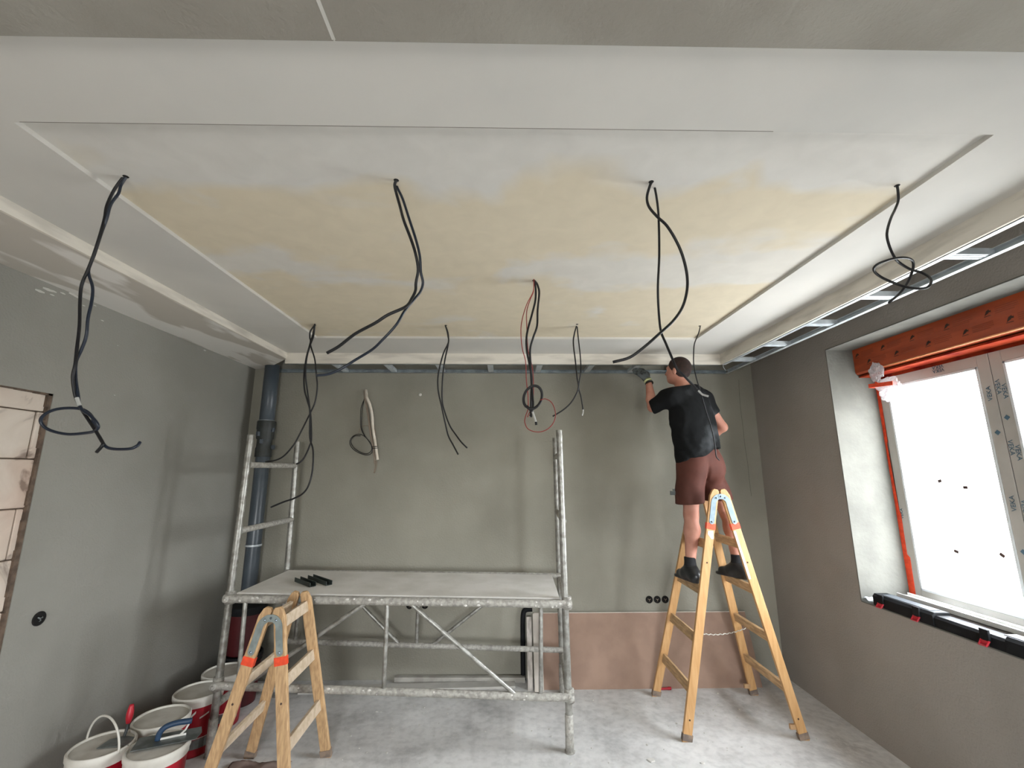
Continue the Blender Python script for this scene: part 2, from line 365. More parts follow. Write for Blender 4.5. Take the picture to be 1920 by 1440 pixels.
sbx('trim_1', (XL - .28, .6, 0), (XL - .04, BY0, BZ1), M['foam'], 'dark mortar behind the bare blocks')
bm = bmesh.new()   # ragged plaster edge round the blocks
for k in range(30):
    z0 = k * BZ1 / 30; add_box(bm, (XL - .03, BY0 - .012 - rr.uniform(0, .014), z0), (XL - .004, BY0 + .002, z0 + BZ1 / 30))
for k in range(20):
    y0 = .6 + k * (BY0 - .6) / 20; add_box(bm, (XL - .03, y0, BZ1 - .006 - rr.uniform(0, .012)), (XL - .004, y0 + (BY0 - .6) / 20, BZ1 + .002))
struct('trim_2', bm, M['foam'], 'ragged brown foam edge round the bare blocks')
sbx('wall_back', (XL - .3, YB, 0), (XR + TH, YB + .3, 3.15), M['plaster_b'], 'rough grey plastered back wall')
bm = bmesh.new()
add_box(bm, (XR, YF - .3, 0), (XR + TH, WY0, 3.15)); add_box(bm, (XR, WY1, 0), (XR + TH, YB, 3.15))
add_box(bm, (XR, WY0, 0), (XR + TH, WY1, WZ0)); add_box(bm, (XR, WY0, WZ1), (XR + TH, WY1, 3.15))
struct('wall_right', bm, M['plaster_r'], 'grey plastered right wall around the window')
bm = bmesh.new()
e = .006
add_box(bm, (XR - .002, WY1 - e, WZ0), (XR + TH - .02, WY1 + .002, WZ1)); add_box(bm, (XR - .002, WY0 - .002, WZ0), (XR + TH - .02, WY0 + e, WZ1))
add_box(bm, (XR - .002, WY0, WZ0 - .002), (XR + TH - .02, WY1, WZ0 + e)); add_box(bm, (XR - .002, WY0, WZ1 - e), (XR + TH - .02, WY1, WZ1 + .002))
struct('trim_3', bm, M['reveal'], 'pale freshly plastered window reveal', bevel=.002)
bm = bmesh.new()   # wall behind the camera with an opening added for fill light
add_box(bm, (XL - .3, YF - .3, 0), (-.6, YF, 3.15)); add_box(bm, (.7, YF - .3, 0), (XR + TH, YF, 3.15)); add_box(bm, (-.6, YF - .3, 2.2), (.7, YF, 3.15)); add_box(bm, (-.6, YF - .3, 0), (.7, YF, .9))
struct('wall_front', bm, M['plaster_l'], 'grey wall behind the camera with an added fill-light opening')

# ceiling: plasterboard border round a recessed tray
bm = bmesh.new()
ring_o = [(SXL - .55, .55), (SXR, .55), (SXR, SYB), (SXL - .55, SYB)]; ring_i = [(TX0, TY0), (TX1, TY0), (TX1, TY1), (TX0, TY1)]
vo = [[bm.verts.new((x, y, z_)) for x, y in ring_o] for z_ in (ZC, ZC + .05)]; vi = [[bm.verts.new((x, y, z_)) for x, y in ring_i] for z_ in (ZC, ZC + .05)]
for k in range(4):
    k2 = (k + 1) % 4
    bm.faces.new((vo[0][k], vo[0][k2], vi[0][k2], vi[0][k])); bm.faces.new((vo[1][k2], vo[1][k], vi[1][k], vi[1][k2]))
    bm.faces.new((vi[0][k2], vi[1][k2], vi[1][k], vi[0][k])); bm.faces.new((vo[0][k], vo[1][k], vo[1][k2], vo[0][k2]))
struct('ceiling', bm, M['ceil'], 'white ceiling border round the recessed panel')
sbx('ceiling_recessed_panel', (TX0 - .04, TY0 - .04, ZT), (TX1 + .04, TY1 + .04, ZT + .012), M['tray'], 'recessed beige ceiling board smeared with white filler')
sbx('ceiling_slab', (XL - .3, YF - .3, 3.15), (XR + TH, YB + .3, 3.3), M['slab'], 'dark slab above the hung ceiling')
bm = bmesh.new(); add_box(bm, (XL, YF, 2.85), (-.4245, .920, 3.1)); add_box(bm, (-.4215, YF, 2.85), (XR, .920, 3.1))
struct('ceiling_beam', bm, M['beam'], 'lower grey plastered ceiling nearer the camera', bevel=.002)
bx_seam = sbx('trim_4', (-.4275, YF, 2.8492), (-.4185, .915, 2.852), M['fleck'], 'pale filled joint in the grey ceiling')
bm = bmesh.new(); P = [(XL, .6, ZLS), (SXL - .014, .6, ZLS), (SXL - .014, SYB + .01, ZLS), (-2.38, YB, ZLS), (XL, YB, ZLS)]
add_prism(bm, P, (0, 0, .02)); struct('trim_5', bm, M['soffit_u'], 'smeared underside of the dropped ceiling edge on the left')
sbx('trim_6', (SXL - .014, .6, ZLS - .001), (SXL, SYB + .004, ZC + .002), M['filler'], 'cream filled edge face on the left')
sbx('trim_7', (SXL - .014, SYB, ZS), (SXR + .014, SYB + .014, ZC + .04), M['filler'], 'white edge face along the back')
sbx('trim_8', (SXR, .6, ZS), (SXR + .014, SYB + .014, ZC + .04), M['filler'], 'white edge face along the window side')

sbx('trim_9', (TX0 + .02, TY0 - .0035, ZC - .0006), (.86, TY0 - .0015, ZC + .004), mat('crack_shadow', srgb('#857f77'), .95), 'fine crack along the near edge of the recessed ceiling')
bm = bmesh.new(); add_sweep(bm, crom([U(a, b, 'Y', YB - .0005) for a, b in ((1385, 712), (1388, 760), (1393, 800), (1396, 830), (1402, 870), (1405, 900), (1409, 930))], 4), .0013, 5)
struct('trim_10', bm, mat('wall_crack', srgb('#4d4a42'), .95), 'hairline crack running down the back wall near the corner')

# ------------------------------------------------------------------ open metal framing
def rail(bm, a, b, inn, w=.035, h=.03, t=.003):
    """U channel from a to b, opening towards inn"""
    a, b, inn = Vector(a), Vector(b), Vector(inn)
    add_bar(bm, a + Vector((0, 0, t / 2)) + inn * w / 2, b + Vector((0, 0, t / 2)) + inn * w / 2, w, t, inn)
    add_bar(bm, a + Vector((0, 0, h / 2)) + inn * t / 2, b + Vector((0, 0, h / 2)) + inn * t / 2, t, h, inn)
    add_bar(bm, a + Vector((0, 0, h)) + inn * w / 2, b + Vector((0, 0, h)) + inn * w / 2, w, t, inn)
def stud(bm, a, b, side, w=.05, h=.03, t=.003):
    a, b, s = Vector(a), Vector(b), Vector(side)
    add_bar(bm, a, b, w, t, s)
    for q in (-1, 1): add_bar(bm, a + s * q * w / 2 + Vector((0, 0, h / 2)), b + s * q * w / 2 + Vector((0, 0, h / 2)), t, h, s)
    for q in (-.18, .18): add_bar(bm, a + s * q * w - Vector((0, 0, .0022)), b + s * q * w - Vector((0, 0, .0022)), .006, .003, s)
fr = thing('ceiling_frame', 'galvanised stud frame left open along the top of the back wall', 'metal frame')
bm = bmesh.new(); rail(bm, (-2.33, YB - .002, ZS + .004), (XP, YB - .002, ZS + .004), (0, -1, 0)); obj('rail', bm, M['metal_d'], fr)
bm = bmesh.new(); rail(bm, (SXL, SYB + .016, ZS + .002), (SXR, SYB + .016, ZS + .002), (0, 1, 0)); obj('rail', bm, M['metal_d'], fr)
for x in (-1.58, -1.10, -.616, -.13, .338, .83, 1.274, 1.72):
    bm = bmesh.new(); stud(bm, (x, SYB + .02, ZS + .012), (x, YB - .006, ZS + .012), (1, 0, 0)); obj('stud', bm, M['metal'], fr)
fr = thing('ceiling_frame', 'galvanised stud frame left open along the window side of the ceiling', 'metal frame')
bm = bmesh.new(); rail(bm, (XP, .84, ZS), (XP, YB - .04, ZS), (-1, 0, 0), w=.03); obj('rail', bm, M['metal'], fr)
bm = bmesh.new(); rail(bm, (SXR + .016, .84, ZS - .002), (SXR + .016, SYB, ZS - .002), (1, 0, 0), w=.03); obj('rail', bm, M['metal'], fr)
for y in (1.38, 1.86, 2.355, 2.835, 3.335, 3.825):
    bm = bmesh.new(); stud(bm, (SXR + .02, y, ZS + .008), (XP - .006, y, ZS + .008), (0, 1, 0)); obj('stud', bm, M['metal'], fr)
bm = bmesh.new(); add_sweep(bm, crom([U(1357, 681, 'Y', 3.98), U(1356, 687, 'Y', 4.0), U(1361, 695, 'Y', 4.02)]), .0025, 6)
o = obj('tie_wire', bm, M['metal'], fr)

# ------------------------------------------------------------------ window
def textmesh(name, s, size, M4, m, parent, thick=.0006):
    cu = bpy.data.curves.new(name, 'FONT'); cu.body = s; cu.size = size; cu.align_x = 'CENTER'; cu.align_y = 'CENTER'; cu.extrude = thick
    t = bpy.data.objects.new(name + '_t', cu); C.objects.link(t); bpy.context.view_layer.update()
    me = bpy.data.meshes.new_from_object(t.evaluated_get(bpy.context.evaluated_depsgraph_get()))
    bpy.data.objects.remove(t); me.transform(M4); me.materials.clear(); me.materials.append(m); me.name = name
    o = bpy.data.objects.new(name, me); C.objects.link(o); o.parent = parent; return o
def face_left(x, y, z, ang=0):
    # text frame facing -X: text right is -Y, text up is +Z, turned by ang
    Rm = Matrix(((0, 0, -1), (-1, 0, 0), (0, 1, 0))).to_4x4()
    return Matrix.Translation((x, y, z)) @ Rm @ Matrix.Rotation(ang, 4, 'Z')
win = bpy.data.objects.new('window_1', None); C.objects.link(win); win['kind'] = 'structure'; win['label'] = 'two-sash window in protective film in the right wall'
WX = 2.875; FT = 2.505; YM = (WY0 + WY1) / 2
bm = bmesh.new()
add_box(bm, (WX + .012, WY0, WZ0), (WX + .09, WY0 + .05, FT)); add_box(bm, (WX + .012, WY1 - .05, WZ0), (WX + .09, WY1, FT))
add_box(bm, (WX + .012, WY0, WZ0), (WX + .09, WY1, WZ0 + .05)); add_box(bm, (WX + .012, WY0, FT - .04), (WX + .09, WY1, FT))
fo = obj('window_frame', bm, M['frame'], win, bevel=.003)
for s, (ya, yb_) in enumerate(((YM + .002, WY1 - .03), (WY0 + .03, YM - .002))):
    bm = bmesh.new(); w = .066; x0, x1 = WX, WX + .07; za, zb = WZ0 + .03, FT - .005
    add_box(bm, (x0, ya, za), (x1, ya + w, zb)); add_box(bm, (x0, yb_ - w, za), (x1, yb_, zb)); add_box(bm, (x0, ya + w, za), (x1, yb_ - w, za + w)); add_box(bm, (x0, ya + w, zb - w - .012), (x1, yb_ - w, zb))
    so = obj('sash', bm, M['frame'], win, bevel=.004)
    bm = bmesh.new(); g = .016; ga, gb, gc, gd = ya + w, yb_ - w, za + w, zb - w - .012
    for q in (((ga, gc), (ga + g, gd)), ((gb - g, gc), (gb, gd)), ((ga, gc), (gb, gc + g)), ((ga, gd - g), (gb, gd))): add_box(bm, (x0 - .002, q[0][0], q[0][1]), (x0 + .03, q[1][0], q[1][1]))
    obj('glazing_bead', bm, M['bead'], so, bevel=.003)
    bm = bmesh.new(); add_box(bm, (x0 + .03, ga, gc), (x0 + .034, gb, gd)); obj('pane', bm, M['glass'], so)
    if s == 0:
        T = [(2.80, FT - .028, math.pi), (2.80, FT - .052, math.pi)]
        for y, z_, an in T: textmesh('printed_name', 'VEKA', .032, face_left(x0 - .0015, y, z_, an), M['vtext'], so)
        for y, z_ in ((2.80, 2.28), (2.8, 2.05)): pass
        for z_, dy in ((2.25, .030), (1.62, .03), (1.2, .03)):
            textmesh('printed_name', 'VEKA', .036, face_left(x0 - .0015, ya + dy, z_, math.pi / 2), M['vtext'], so)
        for z_ in (2.02, 1.36):
            bm = bmesh.new(); add_box(bm, (-.0006, -.011, -.011), (.0006, .011, .011), Matrix.Rotation(math.pi / 4, 3, 'X'), (x0 - .0015, ya + .03, z_)); obj('printed_mark', bm, M['vtext'], so)
    else:
        for z_ in (2.28, 1.93, 1.6, 1.27):
            textmesh('printed_name', 'VEKA', .036, face_left(x0 - .0015, yb_ - .018, z_, -math.pi / 2), M['vtext'], so)
            textmesh('printed_name', 'VEKA', .036, face_left(x0 - .0015, yb_ - .048, z_ - .03, -math.pi / 2), M['vtext'], so)
        bm = bmesh.new(); add_box(bm, (-.0006, -.011, -.011), (.0006, .011, .011), Matrix.Rotation(math.pi / 4, 3, 'X'), (x0 - .0015, yb_ - .03, 2.1)); obj('printed_mark', bm, M['vtext'], so)
textmesh('printed_name', 'VEKA', .03, face_left(WX - .001, WY1 - .048, 1.5, math.pi / 2), M['vtext'], so)
bx('seam', (WX + .004, YM - .0025, WZ0 + .03), (WX + .02, YM + .0025, FT - .004), M['gasket'], win)
bm = bmesh.new()   # orange tape down the jamb side of the frame
zs = [WZ0 + .02, 1.2, 1.22, 1.5, 1.52, 1.75, 2.0, 2.02, 2.5]; ws = [.05, .055, .035, .04, .028, .022, .018, .026, .03]
for i in range(len(zs) - 1): add_prism(bm, [(WX - .004, WY1 - .001, zs[i]), (WX - .004, WY1 - ws[i], zs[i]), (WX - .004, WY1 - ws[i + 1], zs[i + 1]), (WX - .004, WY1 - .001, zs[i + 1])], (.006, 0, 0))
obj('seal_tape', bm, M['orange'], win)
# small stickers on the glass
for i, (px, py) in enumerate(((1762, 902), (1810, 914), (1793, 1034), (1879, 1041))):
    p = U(px, py, 'X', WX + .024); bm = bmesh.new(); add_box(bm, (-.0008, -.014, -.01), (.0008, .014, .01), Matrix.Rotation(.3 * (i - 1), 3, 'X'), p); obj('sticker', bm, M['print'], win)

box = thing('roller_shutter_box', 'orange film-wrapped roller shutter box above the window', 'shutter box')
BX = 2.73; BB = 2.545
bm = bmesh.new(); add_prism(bm, [(BX, WY0 + .006, BB), (BX + .012, WY0 + .006, BB - .014), (WX + .06, WY0 + .006, BB - .03), (WX + .06, WY0 + .006, WZ1 - .006), (BX, WY0 + .006, WZ1 - .006)], (0, WY1 - WY0 - .012, 0))
obj('box_body', bm, M['orange_box'], box)
bm = bmesh.new(); add_tube(bm, (BX + .002, WY0 + .01, BB - .004), (BX + .002, WY1 - .14, BB - .004), .006, 8); obj('edge_profile', bm, mat('pale_orange_edge', srgb('#f0a070'), .25), box, smooth=True)
bm = bmesh.new(); add_box(bm, (BX + .02, WY0 + .01, BB - .036), (WX + .0, WY1 - .01, BB - .024)); add_box(bm, (WX - .006, WY0 + .01, FT - .018), (WX - .001, WY1 - .02, BB - .02)); obj('seal_strip', bm, M['redtape'], box)
for row, z_ in enumerate((2.675, 2.605)):
    y = WY1 - .03 - (.10 if row else 0); k = 0
    while y > WY0 + .1:
        bm = bmesh.new(); bm2 = bmesh.new()   # emblem and lettering block
        for poly in ([(0, -.012), (.012, .012), (.026, .018), (.03, .006), (.018, -.004)], [(-.004, -.016), (.03, -.016), (.034, -.019), (-.004, -.019)], [(.02, .004), (.036, .012), (.034, .0)]):
            add_prism(bm, [(BX - .0014, y - a, z_ + b) for a, b in poly], (.001, 0, 0))
        for li in range(4):
            add_box(bm2, (BX - .0012, y - .17 + (.02 if li == 3 else 0), z_ + .016 - li * .011), (BX, y - .055, z_ + .0195 - li * .011))
        y -= .235; k += 1
        obj('printed_emblem', bm, M['print'], box); obj('printed_lettering', bm2, M['print_l'], box)

def crumple(name, loc, rx, ry, rz, m, seed=0, amp=.35, parent=None, sub=4, neck=None):
    bm = bmesh.new(); bmesh.ops.create_icosphere(bm, subdivisions=sub, radius=1)
    for v in bm.verts:
        n = mnoise.noise(v.co * 1.7 + Vector((seed, 0, 0))); n2 = abs(mnoise.noise(v.co * 4.5 + Vector((0, seed, 0))))
        k = 1 + amp * n - .4 * n2
        c = v.co * k; v.co = Vector((c.x * rx, c.y * ry, c.z * rz))
        if neck:
            t = (v.co.z / rz - neck); s = 1 - .5 * math.exp(-(t / .22) ** 2); v.co.x *= s; v.co.y *= s
    bmesh.ops.translate(bm, verts=bm.verts, vec=Vector(loc)); return obj(name, bm, m, parent)
bag = thing('plastic_bag', 'crumpled clear plastic bag taped with orange tape to the window corner', 'plastic bag')
p = U(1661, 715, 'X', 2.80)
crumple('bag_body', U(1668, 729, 'X', 2.76), .04, .10, .085, M['bag'], 3, .35, bag)
crumple('bag_top', U(1643, 697, 'X', 2.685), .03, .055, .065, M['bag'], 8, .5, bag)
a, b = U(1629, 724, 'X', 2.71), U(1674, 718, 'X', 2.71)
bm = bmesh.new(); add_bar(bm, a, b, .028, .004, (0, 0, 1)); add_bar(bm, a, a + Vector((.07, .01, 0)), .028, .004, (0, 0, 1)); obj('tape_band', bm, M['orange'], bag)

# ------------------------------------------------------------------ things on the window sill
case = thing('spirit_level_case', 'long black case with red latches lying on the window sill', 'tool case')
Zs = WZ0 + .007
bm = bmesh.new(); cx = XR + .045
prof = [(-.055, .006), (-.05, 0), (.05, 0), (.055, .006), (.055, .07), (.05, .078), (-.04, .078), (-.055, .062)]
def casebox(bm, y0, y1, sx=1, zz=1): add_prism(bm, [(cx + a * sx, y0, Zs + b * zz) for a, b in prof], (0, y1 - y0, 0))
casebox(bm, 2.76, 3.19); casebox(bm, 2.38, 2.76, .86, .8); casebox(bm, WY0 + .06, 2.38)
obj('case_body', bm, M['case'], case, bevel=.004)
for y0, y1 in ((2.8, 3.14), (WY0 + .1, 2.4)):
    bm = bmesh.new(); add_box(bm, (cx - .03, y0, Zs + .076), (cx + .035, y1, Zs + .081)); obj('lid_ridge', bm, M['caseh'], case, bevel=.002)
for y in (3.12, 2.86, 2.47, 2.1):
    bm = bmesh.new(); add_box(bm, (cx - .064, y - .022, Zs + .03), (cx - .05, y + .022, Zs + .084)); l = obj('latch', bm, M['case'], case, bevel=.003)
    bm = bmesh.new(); add_sweep(bm, [(cx - .06, y - .02, Zs + .03), (cx - .078, y - .018, Zs + .006), (cx - .08, y + .018, Zs + .006), (cx - .06, y + .02, Zs + .03)], .005, 6); add_box(bm, (cx - .07, y - .017, Zs + .008), (cx - .062, y + .017, Zs + .03)); obj('latch_tab', bm, M['redp'], l)['label'] = 'red pull tab of the latch'
for i, (dx, dz, mt, lab, y1) in enumerate(((.135, .0, 'panel_g', 'grey plastic profile under the white ones behind the black case', 3.12), (.155, .028, 'panel_g', 'middle grey profile of the stack on the window sill', 3.13), (.165, .062, 'panel_w', 'topmost white profile of the stack on the window sill', 3.16))):
    bm = bmesh.new(); z0 = Zs + dz; xa = XR + dx
    add_box(bm, (xa - .03, WY0 + .1, z0), (xa + .05, y1, z0 + .012)); add_box(bm, (xa - .03, WY0 + .1, z0 + .01), (xa - .024, y1, z0 + .026)); add_box(bm, (xa + .044, WY0 + .1, z0 + .01), (xa + .05, y1, z0 + .026))
    tag(obj('window_profile', bm, M[mt], bevel=.001), lab, 'profile', 'profiles stacked on the window sill')
def sheet(name, x0, x1, y0, y1, z, amp, m, seed, n=26, edge=None):
    bm = bmesh.new(); g = []
    for i in range(n + 1):
        row = []
        for j in range(n + 1):
            u, v = i / n, j / n; x = x0 + (x1 - x0) * u; y = y0 + (y1 - y0) * v
            h = amp * (.5 + .8 * mnoise.noise(Vector((u * 3 + seed, v * 3, 0))) + .4 * abs(mnoise.noise(Vector((u * 9, v * 9, seed)))))
            if edge: h += edge * max(0, 2 * abs(u - .5) - .6) + edge * max(0, 2 * abs(v - .5) - .7)
            row.append(bm.verts.new((x, y, z + max(.001, h))))
        g.append(row)
    for i in range(n):
        for j in range(n): bm.faces.new((g[i][j], g[i + 1][j], g[i + 1][j + 1], g[i][j + 1]))
    o = obj(name, bm, m, smooth=True); md = o.modifiers.new('thickness', 'SOLIDIFY'); md.thickness = .0015; return o
tag(sheet('plastic_sheet', XR + .01, XR + .32, 3.195, 3.30, Zs, .035, M['sheetp'], 2), 'bunched clear plastic sheeting in the far corner of the window sill', 'plastic sheet')
tag(sheet('plastic_sheet', XR + .23, XR + .345, 2.1, 3.1, Zs, .05, M['sheetp'], 5), 'clear plastic sheeting lying along the foot of the window', 'plastic sheet')

# ------------------------------------------------------------------ hanging cables
def cable_pts(pts, Y, wob=.03, seed=0, dy=0):
    out = []; n = len(pts)
    a0 = U(*pts[0], 'Y', Y)
    if a0.z > ZT - .03: out.append(Vector((a0.x, Y + .004, ZT + .006)))   # starts inside the board
    for i, (px, py) in enumerate(pts):
        w = wob * math.sin(i * .9 + seed) * min(1, i / 3)
        out.append(U(px, py, 'Y', Y + w + dy * i / max(1, n - 1)))
    return crom(out, 5)
def cable(parent, pts, Y, r, m='black', wob=.03, seed=0, dy=0, name='cable', label=None):
    bm = bmesh.new(); P = cable_pts(pts, Y, wob, seed, dy)
    add_sweep(bm, P, r, 8); o = obj(name, bm, M[m], parent, smooth=True)
    if label: o['label'] = label
    return o
def entry(parent, px, py, Y):
    p = U(px, py, 'Z', ZT); bm = bmesh.new(); add_lathe(bm, [(0, -.0012), (.009, -.0012), (.010, .0), (.010, .004)], (p.x, p.y, ZT), 16); obj('cable_hole', bm, M['shadow_hole'], parent)
def bundle(label): return thing('hanging_cable_bundle', label, 'cables', group='cable bundles hanging from the ceiling')
Y1, Y2 = U(743, 338, 'Z', ZT).y, U(836, 610, 'Z', ZT).y
t = bundle('thick black cables with a flat loop at the end, hanging nearest the bare blocks')
entry(t, 236, 331, Y1)
cable(t, [(237, 331), (230, 334), (213, 358), (200, 387), (196, 410), (187, 443), (175, 480), (165, 506), (153, 535), (150, 567), (149, 611), (144, 655), (141, 684), (136.5, 707), (140, 737), (147, 757), (157.5, 774.5), (175, 801), (191, 827), (192, 835), (181, 848)], Y1, .0052, 'black', .012)
cable(t, [(237, 331), (227, 347), (222, 363), (208, 383), (200, 410), (190, 437), (177, 477), (166, 508), (173.5, 538), (172, 565), (165, 597), (162, 629), (153, 655), (143, 678), (142, 707), (146, 737), (152, 766), (170.6, 780), (184, 798), (178, 808), (160, 812), (125, 814), (90, 805), (76, 789), (87.5, 774.5), (114, 766), (152, 767), (172, 780), (177, 800), (192.5, 830), (207, 841), (242, 841.6), (257, 836), (262.5, 829)], Y1, .0050, 'blue', .012, 2)
bm = bmesh.new(); add_tube(bm, U(144, 746, 'Y', Y1 - .012), U(149, 760, 'Y', Y1 - .012), .0058, 8); obj('white_mark', bm, M['cgrey'], t)
t = bundle('two thick cables that splay apart low down, one black and one dark blue')
entry(t, 743, 338, Y1)
cable(t, [(743, 338), (740, 347), (743, 362), (750, 387), (757, 413), (770, 447), (779, 475), (784, 505), (780, 530), (779, 545), (772, 560), (761, 575), (727, 590.6), (703, 606), (666, 626), (636, 649), (613, 662)], Y1, .0056, 'black', .02)
cable(t, [(743, 338), (744, 350), (755, 373), (768, 413), (780, 450), (787, 480), (789, 510), (793, 530), (788, 547), (776, 562), (758, 584), (743, 609), (715, 639.5), (697, 656), (666, 675), (642, 690), (617, 701), (593, 704)], Y1 + .03, .0050, 'blue', .02, 1)
t = bundle('two thick black cables crossing each other above the worker')
entry(t, 1221, 341, Y1)
cable(t, [(1222, 341), (1218, 350), (1213, 370), (1217, 388), (1233, 407), (1250, 423), (1267, 450), (1280, 480), (1288, 515), (1288, 545), (1279, 577), (1261, 603), (1236, 626), (1210, 649), (1181, 670), (1149, 679)], Y1, .0052, 'black', .02)
o = cable(t, [(1222, 341), (1227, 350), (1232, 377), (1235, 410), (1236, 480), (1233.5, 538), (1235, 582), (1239, 620), (1248, 643), (1260, 671), (1269, 691), (1282, 704), (1293, 715.6), (1303, 726), (1309, 732)], Y1 + .03, .0045, 'black', .02, 2)
cable(o, [(1309, 732), (1317, 739.5), (1328, 743)], Y1 + .045, .0036, 'cgrey', 0, 0, name='cable_tip', label='pale stripped tip')
t = bundle('single black cable tied in a loose knot below the window-side framing')
entry(t, 1682, 348, Y1)
cable(t, [(1682, 348), (1684, 362), (1684, 377), (1678, 393), (1670, 410), (1663, 437), (1667, 460), (1677, 482), (1687, 493), (1707, 505), (1730, 512), (1745, 523), (1743, 535), (1730, 541), (1703, 539), (1680, 532), (1653, 520), (1639, 508), (1643, 497), (1667, 487), (1693, 483), (1710, 488), (1712, 503), (1703, 527), (1687, 550), (1667, 567)], Y1, .0045, 'black', .03)
t = bundle('three thin black cables hanging in front of the scaffold end by the drain pipe')
entry(t, 590, 610, Y2)
cable(t, [(590, 610), (582, 621), (581, 633), (582, 642), (574.5, 670), (570, 704), (571, 731), (576, 750), (582, 774), (584, 820), (581, 835), (571, 857), (562, 867), (556, 870)], Y2, .0058, 'black', .02)
cable(t, [(590, 611), (589, 622), (587, 633), (581, 649), (575, 672), (573, 704), (576, 731), (581, 771), (581, 820), (587, 844), (586, 881), (579, 909), (568, 925), (550, 935), (532, 941), (508, 951)], Y2 - .02, .006, 'black', .02, 1)
cable(t, [(590, 611), (586, 630), (582, 645), (590, 673), (593, 701), (595, 725), (591, 753), (582, 774), (574.5, 789), (562, 814), (550, 835), (532, 855), (516, 863), (498, 866)], Y2 + .02, .0055, 'black', .02, 2)
t = bundle('two thin black cables hanging over the middle of the scaffold deck')
entry(t, 836, 610, Y2)
cable(t, [(835, 610), (838, 620), (840, 630), (840.6, 642.6), (831, 664), (822, 701), (821.6, 731), (828, 762), (834.5, 792), (840.6, 817), (850, 835), (859, 852)], Y2, .0055, 'black', .02)
cable(t, [(835, 610), (840, 625), (840.6, 644), (834.5, 673), (830, 707), (829, 749.6), (834.5, 774), (843.6, 798.5), (856, 817), (865, 829), (876, 840)], Y2 + .02, .0055, 'black', .02, 2)
t = bundle('coiled black cables with thin red wires hanging from the middle of the ceiling')
Y3 = U(1001, 526, 'Z', ZT).y
entry(t, 1001, 526, Y3)
cable(t, [(1001, 526), (1006, 531), (1009, 538), (1011, 550), (1008, 582), (1007, 611), (1000, 632), (994, 655), (995, 684), (996.5, 713), (998.6, 742.6), (999.5, 760), (995.7, 782)], Y3, .006, 'black', .01)
cable(t, [(1001, 526), (1004, 538), (1004, 562), (997, 591), (988, 626), (987.5, 655), (993, 684), (997, 708), (996, 743), (995, 775)], Y3 + .012, .006, 'black', .01, 1)
def ring(cx_, cy_, rx, ry, rot, turns, a0=0):
    out = []
    n = int(14 * turns)
    for k in range(n + 1):
        a = a0 + 2 * math.pi * k / 14; x, y = rx * math.cos(a), ry * math.sin(a); k_ = 1 - .06 * (k // 14)
        out.append((cx_ + k_ * (x * math.cos(rot) - y * math.sin(rot)), cy_ + k_ * (x * math.sin(rot) + y * math.cos(rot))))
    return out
cable(t, ring(999, 745, 17, 23, .35, 2, 1.9) + [(996, 772), (994, 780)], Y3 - .012, .0058, 'black', .006)
cable(t, [(1001, 526), (999.5, 547), (988, 570), (979.6, 596.7), (976.7, 620), (979, 652), (985.5, 678), (987, 713), (990, 742.6), (990, 766), (985.5, 780.5), (984, 792), (991, 805), (1009, 810), (1026, 805), (1038, 792), (1041.5, 774.7), (1035, 755.7), (1023, 748), (1013, 750)], Y3 - .02, .0024, 'red_w', .01, 0, name='wire', label='thin red wire')
cable(t, [(1001, 526), (1000, 547), (994, 562), (987.5, 585), (988, 620), (990, 655), (995.7, 678), (999.5, 702), (1000, 742.6), (995.7, 766), (989, 782)], Y3 + .02, .0024, 'red_w', .01, 1, name='wire', label='thin red wire')
bm = bmesh.new(); add_tube(bm, U(998.6, 772, 'Y', Y3 - .02), U(1005, 792, 'Y', Y3 - .02), .006, 8); o = obj('cable_tip', bm, M['cgrey'], t); o['label'] = 'white stripped cable tip'
bm = bmesh.new(); add_tube(bm, U(1004.8, 791, 'Y', Y3 - .02), U(1005.5, 797, 'Y', Y3 - .02), .0066, 8); obj('end_cap', bm, M['black'], o)
t = bundle('pair of thin black cables hanging just right of the coiled bundle')
entry(t, 1082, 608, Y2)
cable(t, [(1082, 608), (1079, 618), (1077, 626), (1075, 643), (1079, 678), (1082, 707.6), (1084.7, 725), (1080, 739.7), (1070, 755.7), (1055.5, 769), (1036.5, 780.5)], Y2, .0055, 'black', .02)
o = cable(t, [(1082, 608), (1083, 622), (1084.7, 637.5), (1088, 667), (1089, 696), (1085, 725), (1089, 742.6), (1092, 760), (1093, 768)], Y2 + .02, .0048, 'black', .01, 1)
cable(o, [(1093, 768), (1093, 773), (1091.5, 779)], Y2 + .02, .0055, 'cgrey', 0, name='cable_tip', label='white stripped tip')
t = bundle("thin black cable hanging down behind the worker's back")
entry(t, 1312, 611, 0)
Y4 = U(1312, 611, 'Z', ZT).y
cable(t, [(1313, 610.6), (1311, 621), (1306, 634), (1302, 645), (1300.6, 660), (1301, 685), (1306, 710), (1313, 732), (1324, 771), (1330, 789), (1337, 815.6), (1341, 838), (1343, 855.6), (1349, 863)], Y4, .0042, 'black', .01)

